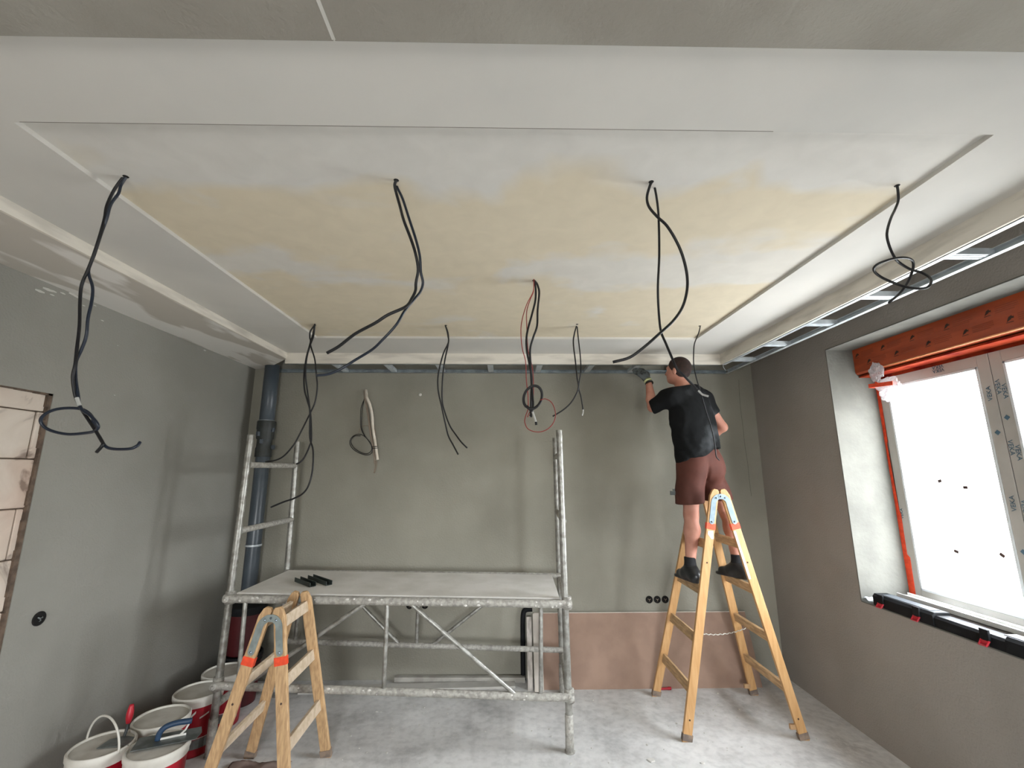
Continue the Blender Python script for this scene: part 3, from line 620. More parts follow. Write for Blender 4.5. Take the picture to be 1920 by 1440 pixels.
# ------------------------------------------------------------------ conduit and fittings on the back wall
t = thing('wall_conduit', 'pale flexible conduit with coiled black wire sticking out of the back wall', 'conduit')
def wp(l, Y, dy=0, n=0): return crom([U(a, b, 'Y', Y - (dy if i else 0)) for i, (a, b) in enumerate(l)], 5)
bm = bmesh.new(); L = [(686, 731), (687, 738), (688, 745), (694, 760), (698, 780), (699, 800), (702, 820), (705, 840), (708, 862)]
add_sweep(bm, crom([U(a, b, 'Y', YB - .01 - min(.06, .03 * i)) for i, (a, b) in enumerate(L)], 6), .0135, 10); obj('conduit_tube', bm, M['conduit'], t, smooth=True)
bm = bmesh.new(); L = [(684, 733), (684, 745), (688, 765), (692, 790), (695, 815), (699, 835), (702, 855), (703, 870)]
add_sweep(bm, crom([U(a, b, 'Y', YB - .01 - min(.04, .02 * i)) for i, (a, b) in enumerate(L)], 6), .010, 10); obj('conduit_tube', bm, mat('tan_conduit', srgb('#9c8e80'), .6), t, smooth=True)
for s, L in enumerate(([(683, 748), (677, 765), (676, 790), (677, 803), (682, 815), (692, 828), (698, 840), (696, 850), (688, 853), (675, 850), (662, 842), (656, 832), (658, 822), (667, 815), (678, 815), (688, 822)], [(682, 752), (679, 770), (678, 800), (684, 817), (694, 830), (697, 842), (690, 850), (678, 849), (664, 840), (658, 828), (664, 818), (676, 817)])):
    bm = bmesh.new(); add_sweep(bm, wp(L, YB - .03, .04), .0035, 6); obj('wire', bm, M['black'], t, smooth=True)
bm = bmesh.new(); add_sweep(bm, wp([(683, 745), (690, 780), (694, 798), (701, 802), (704, 812), (703, 820)], YB - .04, .03), .003, 6); add_sweep(bm, wp([(672, 812), (676, 802), (684, 798), (693, 799)], YB - .03, .02), .003, 6); obj('wire', bm, M['conduit2'], t, smooth=True)
for L in ([(703, 864), (703, 875), (701, 887)], [(706, 864), (706, 873), (702, 887)]):
    bm = bmesh.new(); add_sweep(bm, wp(L, YB - .06), .0045, 6); obj('wire_end', bm, M['conduit2'], t, smooth=True)
bm = bmesh.new(); a = U(696, 838, 'Y', YB - .085); add_sweep(bm, [a, U(708, 837, 'Y', YB - .088)], .003, 6); add_sweep(bm, [U(697, 841, 'Y', YB - .085), U(708, 840, 'Y', YB - .088)], .003, 6); obj('tie', bm, M['black'], t)
def wall_box(loc, r, label, axis='Y', group=None):
    t = thing('wall_socket_box', label, 'socket box', group=group)
    bm = bmesh.new(); add_lathe(bm, [(r * 1.0, .0), (r, .004), (r * .86, .006), (r * .84, .0015), (0, .001)], (0, 0, 0), 24)
    Rm = Matrix.Rotation(math.radians(90), 3, 'X') if axis == 'Y' else Matrix.Rotation(math.radians(90), 3, 'Y')
    bmesh.ops.rotate(bm, verts=bm.verts, matrix=Rm); bmesh.ops.translate(bm, verts=bm.verts, vec=Vector(loc)); obj('box_rim', bm, M['shadow_hole'], t, smooth=True)
    bm = bmesh.new()
    for k in range(3):
        a = 2.1 * k + .5; q = Vector((math.cos(a) * r * .4, 0, math.sin(a) * r * .4)) if axis == 'Y' else Vector((0, math.cos(a) * r * .4, math.sin(a) * r * .4))
        out = Vector((0, -1, 0)) if axis == 'Y' else Vector((1, 0, 0))
        add_sweep(bm, crom([Vector(loc), Vector(loc) + q * .5 + out * .012, Vector(loc) + q + out * .005]), .0025, 6)
    obj('wire_ends', bm, M['conduit2'] if axis == 'Y' else M['steel'], t); return t
G = 'socket boxes in the back wall'
for x, lab in ((1.34, 'black socket box in the back wall beside the tall ladder, farthest from it of three'), (1.414, 'middle one of three black socket boxes beside the tall ladder'), (1.488, 'black socket box in the back wall partly hidden by the tall ladder stile')): wall_box((x, YB - .002, .645), .032, lab, 'Y', G)
for x, lab in ((-.854, 'black socket box under the scaffold deck, beside the slanting brace top, leftmost of two'), (-.714, 'black socket box under the scaffold deck, rightmost of two')): wall_box((x, YB - .002, .609), .03, lab, 'Y', G)
wall_box((XL + .002, 2.608, 1.034), .036, 'open round socket box with metal ring in the left wall', 'X')
p = U(788, 740, 'Y', YB - .004); bm = bmesh.new(); bmesh.ops.create_uvsphere(bm, u_segments=12, v_segments=8, radius=.016, matrix=Matrix.Translation(p) @ Matrix.Diagonal((1, .5, 1, 1)))
tag(obj('wall_plug', bm, M['fleck'], smooth=True), 'small pale plug high on the back wall beside the conduit', 'wall plug')
bm = bmesh.new(); p = U(1262, 922, 'Y', 4.3)
add_box(bm, (-.02, -.03, -.03), (.02, .045, .03), None, (1.40, 4.31, 1.2)) if False else None
bm.free()

# ------------------------------------------------------------------ drain pipe
t = thing('drain_pipe', 'grey plastic drain pipe in the corner behind the scaffold', 'pipe')
px_, py_ = -2.255, 4.235
bm = bmesh.new(); add_tube(bm, (px_, py_, 0), (px_, py_, 2.0), .062, 28); obj('lower_pipe', bm, M['pipe'], t, smooth='auto')
bm = bmesh.new(); add_tube(bm, (px_, py_, 2.2), (px_, py_, ZLS + .01), .066, 28); obj('upper_pipe', bm, M['pipe'], t, smooth='auto')
bm = bmesh.new(); add_lathe(bm, [(.063, 1.94), (.072, 1.94), (.072, 2.02), (.066, 2.03), (.066, 2.10), (.075, 2.11), (.075, 2.19), (.08, 2.2), (.08, 2.27), (.067, 2.28)], (px_, py_, 0), 28); obj('coupling', bm, M['pipe_d'], t, smooth='auto')
for k, (a, z_) in enumerate(((2.9, 2.16), (-1.9, 2.15), (-.3, 2.19), (-1.4, 2.08), (.1, 2.03))):
    c = Vector((px_ + .08 * math.cos(a), py_ + .08 * math.sin(a), z_)); bm = bmesh.new(); add_box(bm, (-.014, -.014, -.02), (.014, .014, .02), Matrix.Rotation(a, 3, 'Z'), c); obj('clamp_bolt', bm, M['pipe'], t, bevel=.003)
for z_ in (2.275, 1.155):
    bm = bmesh.new(); add_lathe(bm, [(.063, z_ - .008), (.0675, z_ - .008), (.0675, z_ + .008), (.063, z_ + .008)], (px_, py_, 0), 28); obj('pipe_band', bm, M['metal'], t, smooth='auto')

# ------------------------------------------------------------------ scaffold
t = thing('scaffold', 'plaster-splashed tubular steel scaffold standing in front of the back wall', 'scaffold')
R_ = .0235
def up(name, xb, xt, y, top):
    bm = bmesh.new(); add_tube(bm, (xb, y, .18), (xt, y, top), R_, 16); o = obj('upright', bm, M['tube'], t, smooth='auto')
    bm = bmesh.new(); add_tube(bm, (xb, y, 0), (xb, y, .22), R_ + .005, 16); add_lathe(bm, [(0, 0), (.034, 0), (.034, .006), (0, .006)], (xb, y, 0), 16); obj('foot_sleeve', bm, M['tube_w'], o, smooth='auto'); return o
FLx, FRx = -1.872, .44
FY, BYs = 3.30, 4.085
kB = 4.085 / 4.144
def bk(x, z_): return x * kB, 1.8 + (z_ - 1.8) * kB
up('upright', -1.895, -1.862, FY, 2.07); up('upright', .437, .413, FY, 2.105); up('upright', -1.858, -1.878, BYs, 2.071); up('upright', .493, .471, BYs, 2.106)
def tb(name, a, b, r=R_ - .002, m='tube_w'):
    bm = bmesh.new(); add_tube(bm, a, b, r, 14); return obj(name, bm, M[m], t, smooth='auto')
for x0, x1, zz, z2 in ((-1.866, -1.877, 1.852, 1.856), (-1.874, -1.868, 1.392, 1.391), (.43, .478, 1.45, 1.45), (.415, .48, 1.93, 1.93), (-1.885, -1.89, .30, .30), (.44, .495, .30, .30), (-1.87, -1.89, .93, .93), (.437, .49, .895, .895)): tb('rung', (x0, FY, zz), (x1, BYs, z2))
tb('ledger', (-1.90, FY - .03, .957), (.47, FY - .03, .905), R_ + .003); tb('ledger', (-1.91, FY - .03, .425), (.47, FY - .03, .330), R_ + .001)
tb('ledger', (-1.873, BYs - .02, .960), (.50, BYs - .02, .918)); tb('ledger', (-1.873, BYs - .02, .42), (.50, BYs - .02, .331))
for x0, z0, x1, z1 in ((-1.755, .95, -1.745, .43), (-.794, .93, -.789, .385), (.257, .905, .249, .345)): tb('brace_post', (x0, FY - .03, z0), (x1, FY - .03, z1), .0145, 'tube')
for x0, z0, x1, z1 in ((-.64, .92, .085, .35), (-.93, .93, -1.69, .43)): tb('diagonal_brace', (x0, FY - .03, z0), (x1, FY - .03, z1), .0145, 'tube')
for x0, z0, x1, z1 in ((-.737, .93, -.737, .36), (.32, .91, .32, .32), (-1.76, .94, -1.76, .4)): tb('brace_post', (x0 * kB, BYs - .02, bk(0, z0)[1]), (x1 * kB, BYs - .02, bk(0, z1)[1]), .0145, 'tube')
for x0, z0, x1, z1 in ((-1.50, .93, -.88, .365), (.16, .92, -.60, .36)): tb('diagonal_brace', (x0 * kB, BYs - .02, bk(0, z0)[1]), (x1 * kB, BYs - .02, bk(0, z1)[1]), .0145, 'tube')
for x, y, z_ in ((-1.877, FY, .957), (.44, FY, .908), (-1.893, FY, .425), (.442, FY, .332)):
    bm = bmesh.new(); add_tube(bm, (x, y, z_ - .04), (x, y, z_ + .04), R_ + .009, 16); add_tube(bm, (x, y - .02, z_), (x, y - .062, z_), .020, 12); add_tube(bm, (x, y - .06, z_), (x, y - .072, z_), .010, 6); obj('clamp', bm, M['tube_w'], t, smooth='auto')
rr2 = random.Random(11)
bm = bmesh.new()
for k in range(46):
    u = rr2.random(); zz = .957 + (.905 - .957) * u; x = -1.87 + 2.3 * u; q = rr2.uniform(.4, 1.2)
    bmesh.ops.create_icosphere(bm, subdivisions=1, radius=.009 * q, matrix=Matrix.Translation((x, FY - .052, zz + rr2.uniform(-.012, .016))) @ Matrix.Diagonal((rr2.uniform(.6, 1.8), .5, 1, 1)))
for k in range(24):
    u = rr2.random(); zz = .425 + (.330 - .425) * u; x = -1.87 + 2.3 * u
    bmesh.ops.create_icosphere(bm, subdivisions=1, radius=.008, matrix=Matrix.Translation((x, FY - .05, zz + rr2.uniform(-.01, .016))) @ Matrix.Diagonal((rr2.uniform(.6, 1.6), .5, 1, 1)))
o = obj('plaster_splashes', bm, M['chip'], t); o['kind'] = 'stuff'
bm = bmesh.new(); dz0, dz1 = .982, .934
v = [(-1.845, 3.315, dz0), (.392, 3.315, dz1), (.415, 4.03, dz1), (-1.83, 4.035, dz0)]
add_prism(bm, [Vector(p) - Vector((0, 0, .0)) for p in v], (0, 0, -.026))
tag(obj('scaffold_deck_board', bm, M['deck'], bevel=.002), 'dusty pale board laid across the scaffold as a work deck', 'board')
def dz(x): return dz0 + (dz1 - dz0) * (x + 1.845) / 2.237
def profile_piece(a, b, label):
    bm = bmesh.new(); a = Vector((a[0], a[1], dz(a[0]) + .002)); b = Vector((b[0], b[1], dz(b[0]) + .002)); s = (b - a).cross(Vector((0, 0, 1))).normalized()
    add_bar(bm, a + Vector((0, 0, .001)), b + Vector((0, 0, .001)), .045, .003, s)
    for q in (-1, 1): add_bar(bm, a + s * q * .0215 + Vector((0, 0, .015)), b + s * q * .0215 + Vector((0, 0, .015)), .003, .03, s)
    return tag(obj('metal_offcut', bm, M['darkgreen']), label, 'metal offcut', 'profile offcuts on the scaffold deck')
profile_piece((-1.52, 3.74), (-1.30, 3.55), 'dark metal profile offcut on the deck, longer one lying nearer the wall')
profile_piece((-1.585, 3.66), (-1.40, 3.50), 'shorter dark metal profile offcut on the deck beside the longer one')

# ------------------------------------------------------------------ stepladders
def stepladder(label, cx0, zt, fF, fB, tF, tB, halfF, rz, S, yaw=0, tall=True, shear=0):
    """cx0 centre x, zt apex height, fF/fB feet y, tF/tB apex y, halfF half spread of the stile centres at the floor"""
    t = thing('stepladder', label, 'ladder')
    W_, T_ = S['w'], .026
    def pos(side, fb, z_):
        u = z_ / zt; foot_y, top_y = (fF, tF) if fb == 0 else (fB, tB)
        xt_ = cx0 + S['dx'] + side * (W_ * .5 + .001); xf = cx0 + side * halfF + (shear if fb else 0)
        return Vector((xf + (xt_ - xf) * u, foot_y + (top_y - foot_y) * u, z_))
    for side in (-1, 1):
        for fb in (0, 1):
            a, b = pos(side, fb, 0), pos(side, fb, zt); d = (b - a).normalized(); wv = Vector((0, 1, 0)).cross(d).normalized(); yv = d.cross(wv).normalized()
            # stile outline in its own plane, chamfered at the top outer corner
            hw = W_ / 2; s = 1 if wv.x * side > 0 else -1; L = (b - a).length
            k0 = -(wv.z) * 0
            def q(u, w_): return a + d * u + wv * w_ * s
            cut0 = hw * abs(wv.z / d.z)
            poly = [q(cut0, -hw) if (wv.z * s) < 0 else q(-cut0, -hw), q(-cut0, hw) if (wv.z * s) > 0 else q(cut0, hw), q(L - .055, hw), q(L - .012, hw * .55), q(L, hw * .2), q(L, -hw * .65), q(L - .014, -hw)]
            for P_ in poly[:2]: P_.z = max(P_.z, 0)
            poly[0].z = 0; poly[1].z = 0
            bm = bmesh.new(); add_prism(bm, [p - yv * T_ / 2 for p in poly], yv * T_)
            so = obj('stile', bm, M[S['wood']], t, bevel=.003)
            bm = bmesh.new(); add_bar(bm, a + d * .004, a + d * .045, W_ + .004, T_ + .006, wv)
            for vv in bm.verts: vv.co.z = max(vv.co.z, 0)
            obj('foot_cap', bm, M['foot'], so)
            out = -1 if fb == 0 else 1
            ysg = yv * (1 if yv.y * out > 0 else -1)
            # hinge plate with rivets on the outer face
            pl = S['plate']; pw = .019
            bm = bmesh.new(); P_ = []
            top = L - .075
            c0 = b - d * .06; base = a + d * (top - pl)
            cl = []
            n = 8
            cen = a + d * (top - .01)
            inn = -s
            hx = cx0 + S['dx']
            hinge_c = Vector((hx, b.y, zt - .055)) + ysg * 0
            pts2 = [base, base + d * (pl * .55), cen - d * .005, (cen + d * .018) + (hinge_c - (cen + d * .018)) * .45, hinge_c]
            pts2 = [Vector((p.x, 0, p.z)) for p in pts2]
            line = crom(pts2, 4)
            left = []; right = []
            for i, p in enumerate(line):
                tt = (line[min(i + 1, len(line) - 1)] - line[max(i - 1, 0)]).normalized(); nn = Vector((0, 1, 0)).cross(tt)
                left.append(p + nn * pw); right.append(p - nn * pw)
            t0 = (line[1] - line[0]).normalized(); cap0 = [line[0] - t0 * pw * math.sin(x) + Vector((0, 1, 0)).cross(t0) * (-math.cos(x)) * pw for x in [math.pi * k / 6 for k in range(1, 6)]]
            t1 = (line[-1] - line[-2]).normalized(); cap1 = [line[-1] + t1 * pw * math.sin(x) + Vector((0, 1, 0)).cross(t1) * math.cos(x) * pw for x in [math.pi * k / 6 for k in range(1, 6)]]
            outline = left + cap1 + right[::-1] + cap0
            yy = lambda z_: (a + d * ((z_ - a.z) / d.z)).y + out * (T_ / 2 + .0015)
            P3 = [Vector((p.x, yy(p.z) + out * (.0015 if side > 0 else 0), p.z)) for p in outline]
            add_prism(bm, P3, (0, out * .003, 0)); po = obj('hinge_plate', bm, M[S['hinge']], so)
            for i in (0, len(line) * 2 // 3, len(line) - 1):
                bm = bmesh.new(); p = line[i]; bmesh.ops.create_uvsphere(bm, u_segments=10, v_segments=6, radius=.0065, matrix=Matrix.Translation((p.x, yy(p.z) + out * .005, p.z)))
                obj('rivet', bm, M['rivet'], po)
            if fb == 0:
                zb = S['tape']; c = pos(side, fb, zb); bm = bmesh.new(); add_bar(bm, c - d * .022, c + d * .022, W_ + .003, T_ + .003, wv); obj('tape_band', bm, M['orange'], so)['label'] = 'orange tape band'
                for zb in S['knots']:
                    c = pos(side, fb, zb) - Vector((0, T_ / 2, 0)); bm = bmesh.new(); bmesh.ops.create_uvsphere(bm, u_segments=10, v_segments=6, radius=.006, matrix=Matrix.Translation(c)); obj('bolt_head', bm, M['print'], so)
        for z_ in rz:
            if z_ > zt - .1 and not tall: pass
            a, b = pos(side, 0, z_ - .033), pos(side, 1, z_ - .033); a.y += T_ / 2 - .004; b.y -= T_ / 2 - .004
            d = (pos(side, 0, zt) - pos(side, 0, 0)).normalized(); off = Vector((side * .004, 0, 0))
            bm = bmesh.new(); nrm = Vector((0, 1, 0)).cross(d); add_bar(bm, a, b, .022, .066, nrm)
            obj('rung', bm, M[S['rung']], t, bevel=.003)
    return t, pos
SA = dict(w=.064, dx=.0, plate=.17, tape=1.395, knots=(.13, 1.14), wood='wood', rung='rungw', hinge='hinge')
tA, posA = stepladder('tall varnished wooden stepladder that the worker stands on', 1.652, 1.668, 3.40, 4.02, 3.46, 3.80, .405, (.335, .655, .975, 1.295), SA)
# white rule sticker down the outer stile, white label on the other, rope between the sides
a, b = posA(1, 0, 1.365), posA(1, 0, 1.03); d = (b - a).normalized(); wv = Vector((0, 1, 0)).cross(d).normalized(); wv = wv if wv.x < 0 else -wv
bm = bmesh.new(); add_bar(bm, a + wv * .022 + Vector((0, -.0145, 0)), b + wv * .022 + Vector((0, -.0145, 0)), .017, .001, wv); ro = obj('rule_sticker', bm, M['label'], tA)
bm = bmesh.new()
for k in range(12):
    c = a + (b - a) * (.06 + .08 * k) + wv * (.022 + .003 * (k % 2)) + Vector((0, -.0154, 0)); add_bar(bm, c - wv * .003, c + wv * .003, .0035, .0006, d)
obj('rule_marks', bm, M['vtext'], ro)
c = posA(-1, 0, 1.335) + Vector((.004, -.0145, 0)); bm = bmesh.new(); add_prism(bm, [c + Vector(q) for q in ((-.018, 0, .028), (.02, 0, .03), (.018, 0, -.03), (.002, 0, -.03), (-.022, 0, .004))], (0, -.001, 0)); obj('white_label', bm, M['label'], tA)
bm = bmesh.new(); a = U(1296, 1184, 'Y', 3.62); b = U(1400, 1177, 'Y', 3.90)
line = []
for k in range(60):
    u = k / 59; p = a.lerp(b, u); p.z -= .035 * 4 * u * (1 - u); line.append(p + Vector((0, .003 * math.sin(k * 1.3), .003 * math.cos(k * 1.3))))
add_sweep(bm, line, .0035, 6); obj('rope', bm, M['rope'], tA, smooth=True)
for fb, side in ((0, 1), (1, 1)):
    c = posA(side, fb, .07) + Vector((-.05, .01 if fb == 0 else -.01, 0)); bm = bmesh.new(); add_box(bm, (-.018, -.01, -.012), (.03, .01, .02), None, c); obj('foot_block', bm, M['wood_e'], tA, bevel=.003)
SB = dict(w=.064, dx=.04, plate=.16, tape=.755, knots=(.55,), wood='bwood', rung='brung', hinge='hinge_b')
tB, posB = stepladder('short worn wooden stepladder with grey hinge plates in front of the scaffold', -1.375, 1.032, 2.72, 3.285, 2.80, 3.14, .245, (.357, .67, .975), SB, shear=-.01)

# ------------------------------------------------------------------ boards by the back wall
t = thing('plasterboard_sheet', 'brown-backed plasterboard sheet leaning against the foot of the back wall', 'plasterboard')
def leaner(name, x0, x1, yf, z1, yt, th, m, parent=None, bev=0):
    bm = bmesh.new(); a = Vector((0, yf, 0)); b = Vector((0, yt, z1)); d = (b - a).normalized(); n = Vector((0, d.z, -d.y))
    add_prism(bm, [(x0, a.y, 0), (x0, b.y, b.z), (x0, b.y + n.y * th, b.z + n.z * th), (x0, a.y + th, 0)], (x1 - x0, 0, 0)); return obj(name, bm, m, parent, bevel=bev)
leaner('board', .272, 2.20, 4.140, .545, 4.322, .0125, M['drywall'], t)
leaner('paper_edge', .272, 2.20, 4.1385, .0, 4.3, .001, M['gyps'], t) if False else None
bm = bmesh.new(); add_bar(bm, (.272, 4.3265, .546), (2.20, 4.3265, .546), .015, .006, (0, 1, 0)); obj('gypsum_edge', bm, M['gyps'], t)
t = leaner('plasterboard_strip', .262, .34, 4.105, .55, 4.30, .012, M['gyps']); tag(t, 'narrow plasterboard strip propped at the end of the brown sheet', 'board')
t = leaner('wooden_batten', .205, .25, 4.13, .525, 4.29, .03, M['batten'], bev=.003); tag(t, 'whitish batten standing against the back wall beside the brown sheet', 'batten')
bm = bmesh.new(); add_sweep(bm, crom([(.176, 4.325, .0), (.174, 4.325, .4), (.18, 4.325, .54), (.205, 4.328, .572), (.26, 4.328, .578)], 6), .022, 14)
tag(obj('black_hose', bm, M['case'], smooth=True), 'black pipe bend sticking up behind the whitish batten', 'pipe')
bm = bmesh.new(); add_bar(bm, (-.95, 4.318, .022), (.19, 4.29, .022), .05, .042, (0, 1, 0)); tag(obj('floor_batten', bm, M['plank'], bevel=.003), 'dusty batten lying on the floor tight against the back wall', 'batten', 'boards on the floor by the back wall')
bm = bmesh.new(); add_bar(bm, (-1.7, 4.16, .009), (.10, 4.225, .009), .11, .018, (0, 1, 0)); tag(obj('floor_batten', bm, mat('pale_plank', srgb('#bfbcb5'), .9), bevel=.002), 'long flat pale board lying on the floor under the scaffold', 'board', 'boards on the floor by the back wall')

# ------------------------------------------------------------------ buckets
def bucket(x, y, label, turn, handle=False, h=.35, r=.143, m='bucket_r', lidm='lid', z0=0, plain=False):
    t = thing('plastic_bucket', label, 'bucket', group='buckets along the left wall')
    bm = bmesh.new(); add_lathe(bm, [(0, .0), (r * .84, .0), (r * .85, .01), (r * .96, h - .055)], (x, y, z0), 40); obj('bucket_body', bm, M[m], t, smooth='auto')
    bm = bmesh.new(); add_lathe(bm, [(r * .95, h - .06), (r * 1.0, h - .055), (r * 1.0, h - .03), (r * 1.035, h - .026), (r * 1.04, h - .004), (r * 1.0, h + .004), (r * .95, h + .002), (r * .94, h - .012)], (x, y, z0), 40); obj('lid_rim', bm, M['case' if plain else 'bucket_w'], t, smooth='auto')
    bm = bmesh.new(); add_lathe(bm, [(r * .945, h - .008), (r * .9, h - .006), (0, h - .005)], (x, y, z0), 40); obj('lid', bm, M[lidm], t)
    # white band and printed patch on the side facing the room
    def patch(name, a0, a1, za, zb, mm, slant=0):
        bm = bmesh.new(); n = 8; g = []
        for i in range(n + 1):
            a = a0 + (a1 - a0) * i / n; s = slant * i / n
            ra = (r * (.85 + .11 * (za + s) / (h - .055))) + .0012; rb = (r * (.85 + .11 * (zb + s) / (h - .055))) + .0012
            g.append((bm.verts.new((x + ra * math.cos(a), y + ra * math.sin(a), z0 + za + s)), bm.verts.new((x + rb * math.cos(a), y + rb * math.sin(a), z0 + zb + s))))
        for p, q in zip(g, g[1:]): bm.faces.new((p[0], q[0], q[1], p[1]))
        o = obj(name, bm, M[mm], t); o.modifiers.new('th', 'SOLIDIFY').thickness = .0008
    if plain: return t
    patch('label_band', turn - .9, turn + .9, .05, .105, 'steel'); patch('label_band', turn - .9, turn + .9, .108, .112, 'label')
    patch('printed_tick', turn - .28, turn - .05, .235, .25, 'label', .03); patch('printed_tick', turn - .38, turn - .28, .25, .265, 'label', -.018)
    patch('printed_script', turn + .12, turn + .5, .225, .235, 'label', .02)
    if handle:
        bm = bmesh.new(); pts = []
        for k in range(21):
            a = math.pi * k / 20; pts.append((x + r * 1.02 * math.cos(a) * .92, y + r * 1.02 * math.cos(a) * -.38, z0 + h - .012 + .150 * math.sin(a)))
        add_sweep(bm, pts, .0055, 8); obj('handle', bm, M['bucket_w'], t, smooth=True)
    return t
bucket(-2.175, 2.775, 'red bucket with raised white handle, a spatula on its lid', -1.2, True)
bucket(-1.868, 2.765, 'red bucket with a blue-handled trowel on its lid', -1.2)
bucket(-2.065, 3.055, 'red bucket with bare lid standing just behind the trowel bucket', -.9)
bucket(-2.062, 3.385, 'red bucket with lid, second farthest in the row along the left wall', -1.0)
bucket(-2.075, 3.69, 'red bucket half hidden by the scaffold upright, farthest in the row', -1.0)
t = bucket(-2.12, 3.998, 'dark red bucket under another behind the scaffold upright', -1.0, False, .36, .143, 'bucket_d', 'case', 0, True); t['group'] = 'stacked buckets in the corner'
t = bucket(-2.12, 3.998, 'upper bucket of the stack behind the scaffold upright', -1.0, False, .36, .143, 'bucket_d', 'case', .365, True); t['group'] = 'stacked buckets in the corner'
# finishing trowel
t = thing('finishing_trowel', 'steel plastering trowel with blue handle lying on a bucket lid', 'trowel')
c = Vector((-1.865, 2.80, .358)); ax = Vector((.93, .37, 0)).normalized(); bx_ = Vector((-.37, .93, 0)).normalized(); zc_ = Vector((0, 0, 1))
bm = bmesh.new(); add_prism(bm, [c + ax * a + bx_ * b for a, b in ((-.13, -.065), (.16, -.065), (.175, 0), (.16, .065), (-.13, .065))], (0, 0, .003)); obj('blade', bm, M['steel'], t)
bm = bmesh.new(); add_sweep(bm, crom([c + ax * -.03 + zc_ * .004, c + ax * -.025 + zc_ * .035, c + ax * .0 + zc_ * .062, c + ax * .05 + zc_ * .072, c + ax * .12 + zc_ * .07], 5), .0145, 12); obj('handle', bm, M['bluep'], t, smooth=True)
bm = bmesh.new(); add_sweep(bm, [c + ax * -.04 + zc_ * .005, c + ax * .05 + zc_ * .008, c + ax * .10 + zc_ * .008], .006, 8); add_sweep(bm, [c + ax * .07 + zc_ * .008, c + ax * .095 + zc_ * .03, c + ax * .11 + zc_ * .062], .005, 8); obj('shank', bm, M['label'], t)
t = thing('filling_knife', 'wide filling knife with red handle standing on the bucket with raised handle', 'filling knife')
c = Vector((-2.11, 2.80, .35)); ax = Vector((.9, .15, 0)).normalized(); bx_ = Vector((-.15, .9, 0)).normalized()
bm = bmesh.new(); add_prism(bm, [c + ax * a + bx_ * b for a, b in ((-.075, -.05), (.075, -.05), (.06, .03), (.015, .05), (-.015, .05), (-.06, .03))], (0, 0, .003)); obj('blade', bm, M['steel'], t)
bm = bmesh.new(); add_sweep(bm, crom([c + bx_ * .045 + zc_ * .002, c + bx_ * .06 + zc_ * .03, c + bx_ * .065 + zc_ * .06]), [.008] * 13, 8); obj('shank', bm, M['pipe_d'], t)
bm = bmesh.new(); P_ = crom([c + bx_ * .065 + zc_ * .058, c + bx_ * .07 + zc_ * .10, c + bx_ * .075 + zc_ * .15], 6); add_sweep(bm, P_, [.010 + .008 * math.sin(math.pi * i / (len(P_) - 1)) for i in range(len(P_))], 10); obj('handle', bm, M['redp'], t, smooth=True)
tag(sheet('dirty_sheet', -1.70, -1.33, 2.80, 3.22, 0, .03, M['dust'], 9), 'crumpled dirty cover sheet on the floor beside the buckets', 'cover sheet')

# ------------------------------------------------------------------ debris
def chip(x, y, r, label, seed, m='chip'):
    rr_ = random.Random(seed); bm = bmesh.new(); n = 7
    add_prism(bm, [(x + r * rr_.uniform(.6, 1.3) * math.cos(2 * math.pi * k / n), y + r * .8 * rr_.uniform(.6, 1.2) * math.sin(2 * math.pi * k / n), .001) for k in range(n)], (0, 0, .007)); return tag(obj('plaster_chip', bm, M[m], bevel=.001), label, 'debris', 'bits on the floor')
chip(.941, 3.197, .028, 'white plaster chip on the bare floor, the larger one left of the tall ladder', 1)
chip(1.258, 3.165, .014, 'tiny white plaster crumb on the floor near the tall ladder foot', 4)
bm = bmesh.new(); add_tube(bm, (1.32, 4.115, .01), (1.38, 4.12, .01), .009, 8); add_tube(bm, (1.38, 4.12, .01), (1.41, 4.122, .01), .012, 8)
tag(obj('red_bit', bm, M['redp']), 'small red and dark bit lying at the foot of the brown plasterboard', 'debris')
rr3 = random.Random(21); bm = bmesh.new()
for k in range(150):
    x, y = rr3.uniform(-1.2, 2.4), rr3.uniform(2.6, 4.1); s = rr3.uniform(.003, .008)
    bmesh.ops.create_icosphere(bm, subdivisions=1, radius=s, matrix=Matrix.Translation((x, y, s * .3)) @ Matrix.Diagonal((1, rr3.uniform(.5, 1.6), .6, 1)))
o = obj('floor_crumbs', bm, M['fleck']); tag(o, 'tiny plaster crumbs scattered over the concrete floor', 'debris', kind='stuff')
bm = bmesh.new()
for px, py, s in ((75, 546, .02), (90, 543, .022), (100, 546, .015), (118, 550, .012), (98, 553, .01), (137, 552, .02), (145, 557, .018), (157, 573, .008), (178, 573, .008), (192, 601, .009), (330, 629, .016), (345, 632, .018), (384, 657, .012), (215, 741, .005), (221, 648, .004)):
    p = U(px, py, 'X', XL + .001); bmesh.ops.create_icosphere(bm, subdivisions=1, radius=s * .8, matrix=Matrix.Translation(p) @ Matrix.Diagonal((.12, 1.8, .45, 1)))
o = obj('plaster_flecks', bm, M['fleck']); tag(o, 'white filler flecks spattered high on the left wall', 'debris', kind='stuff')

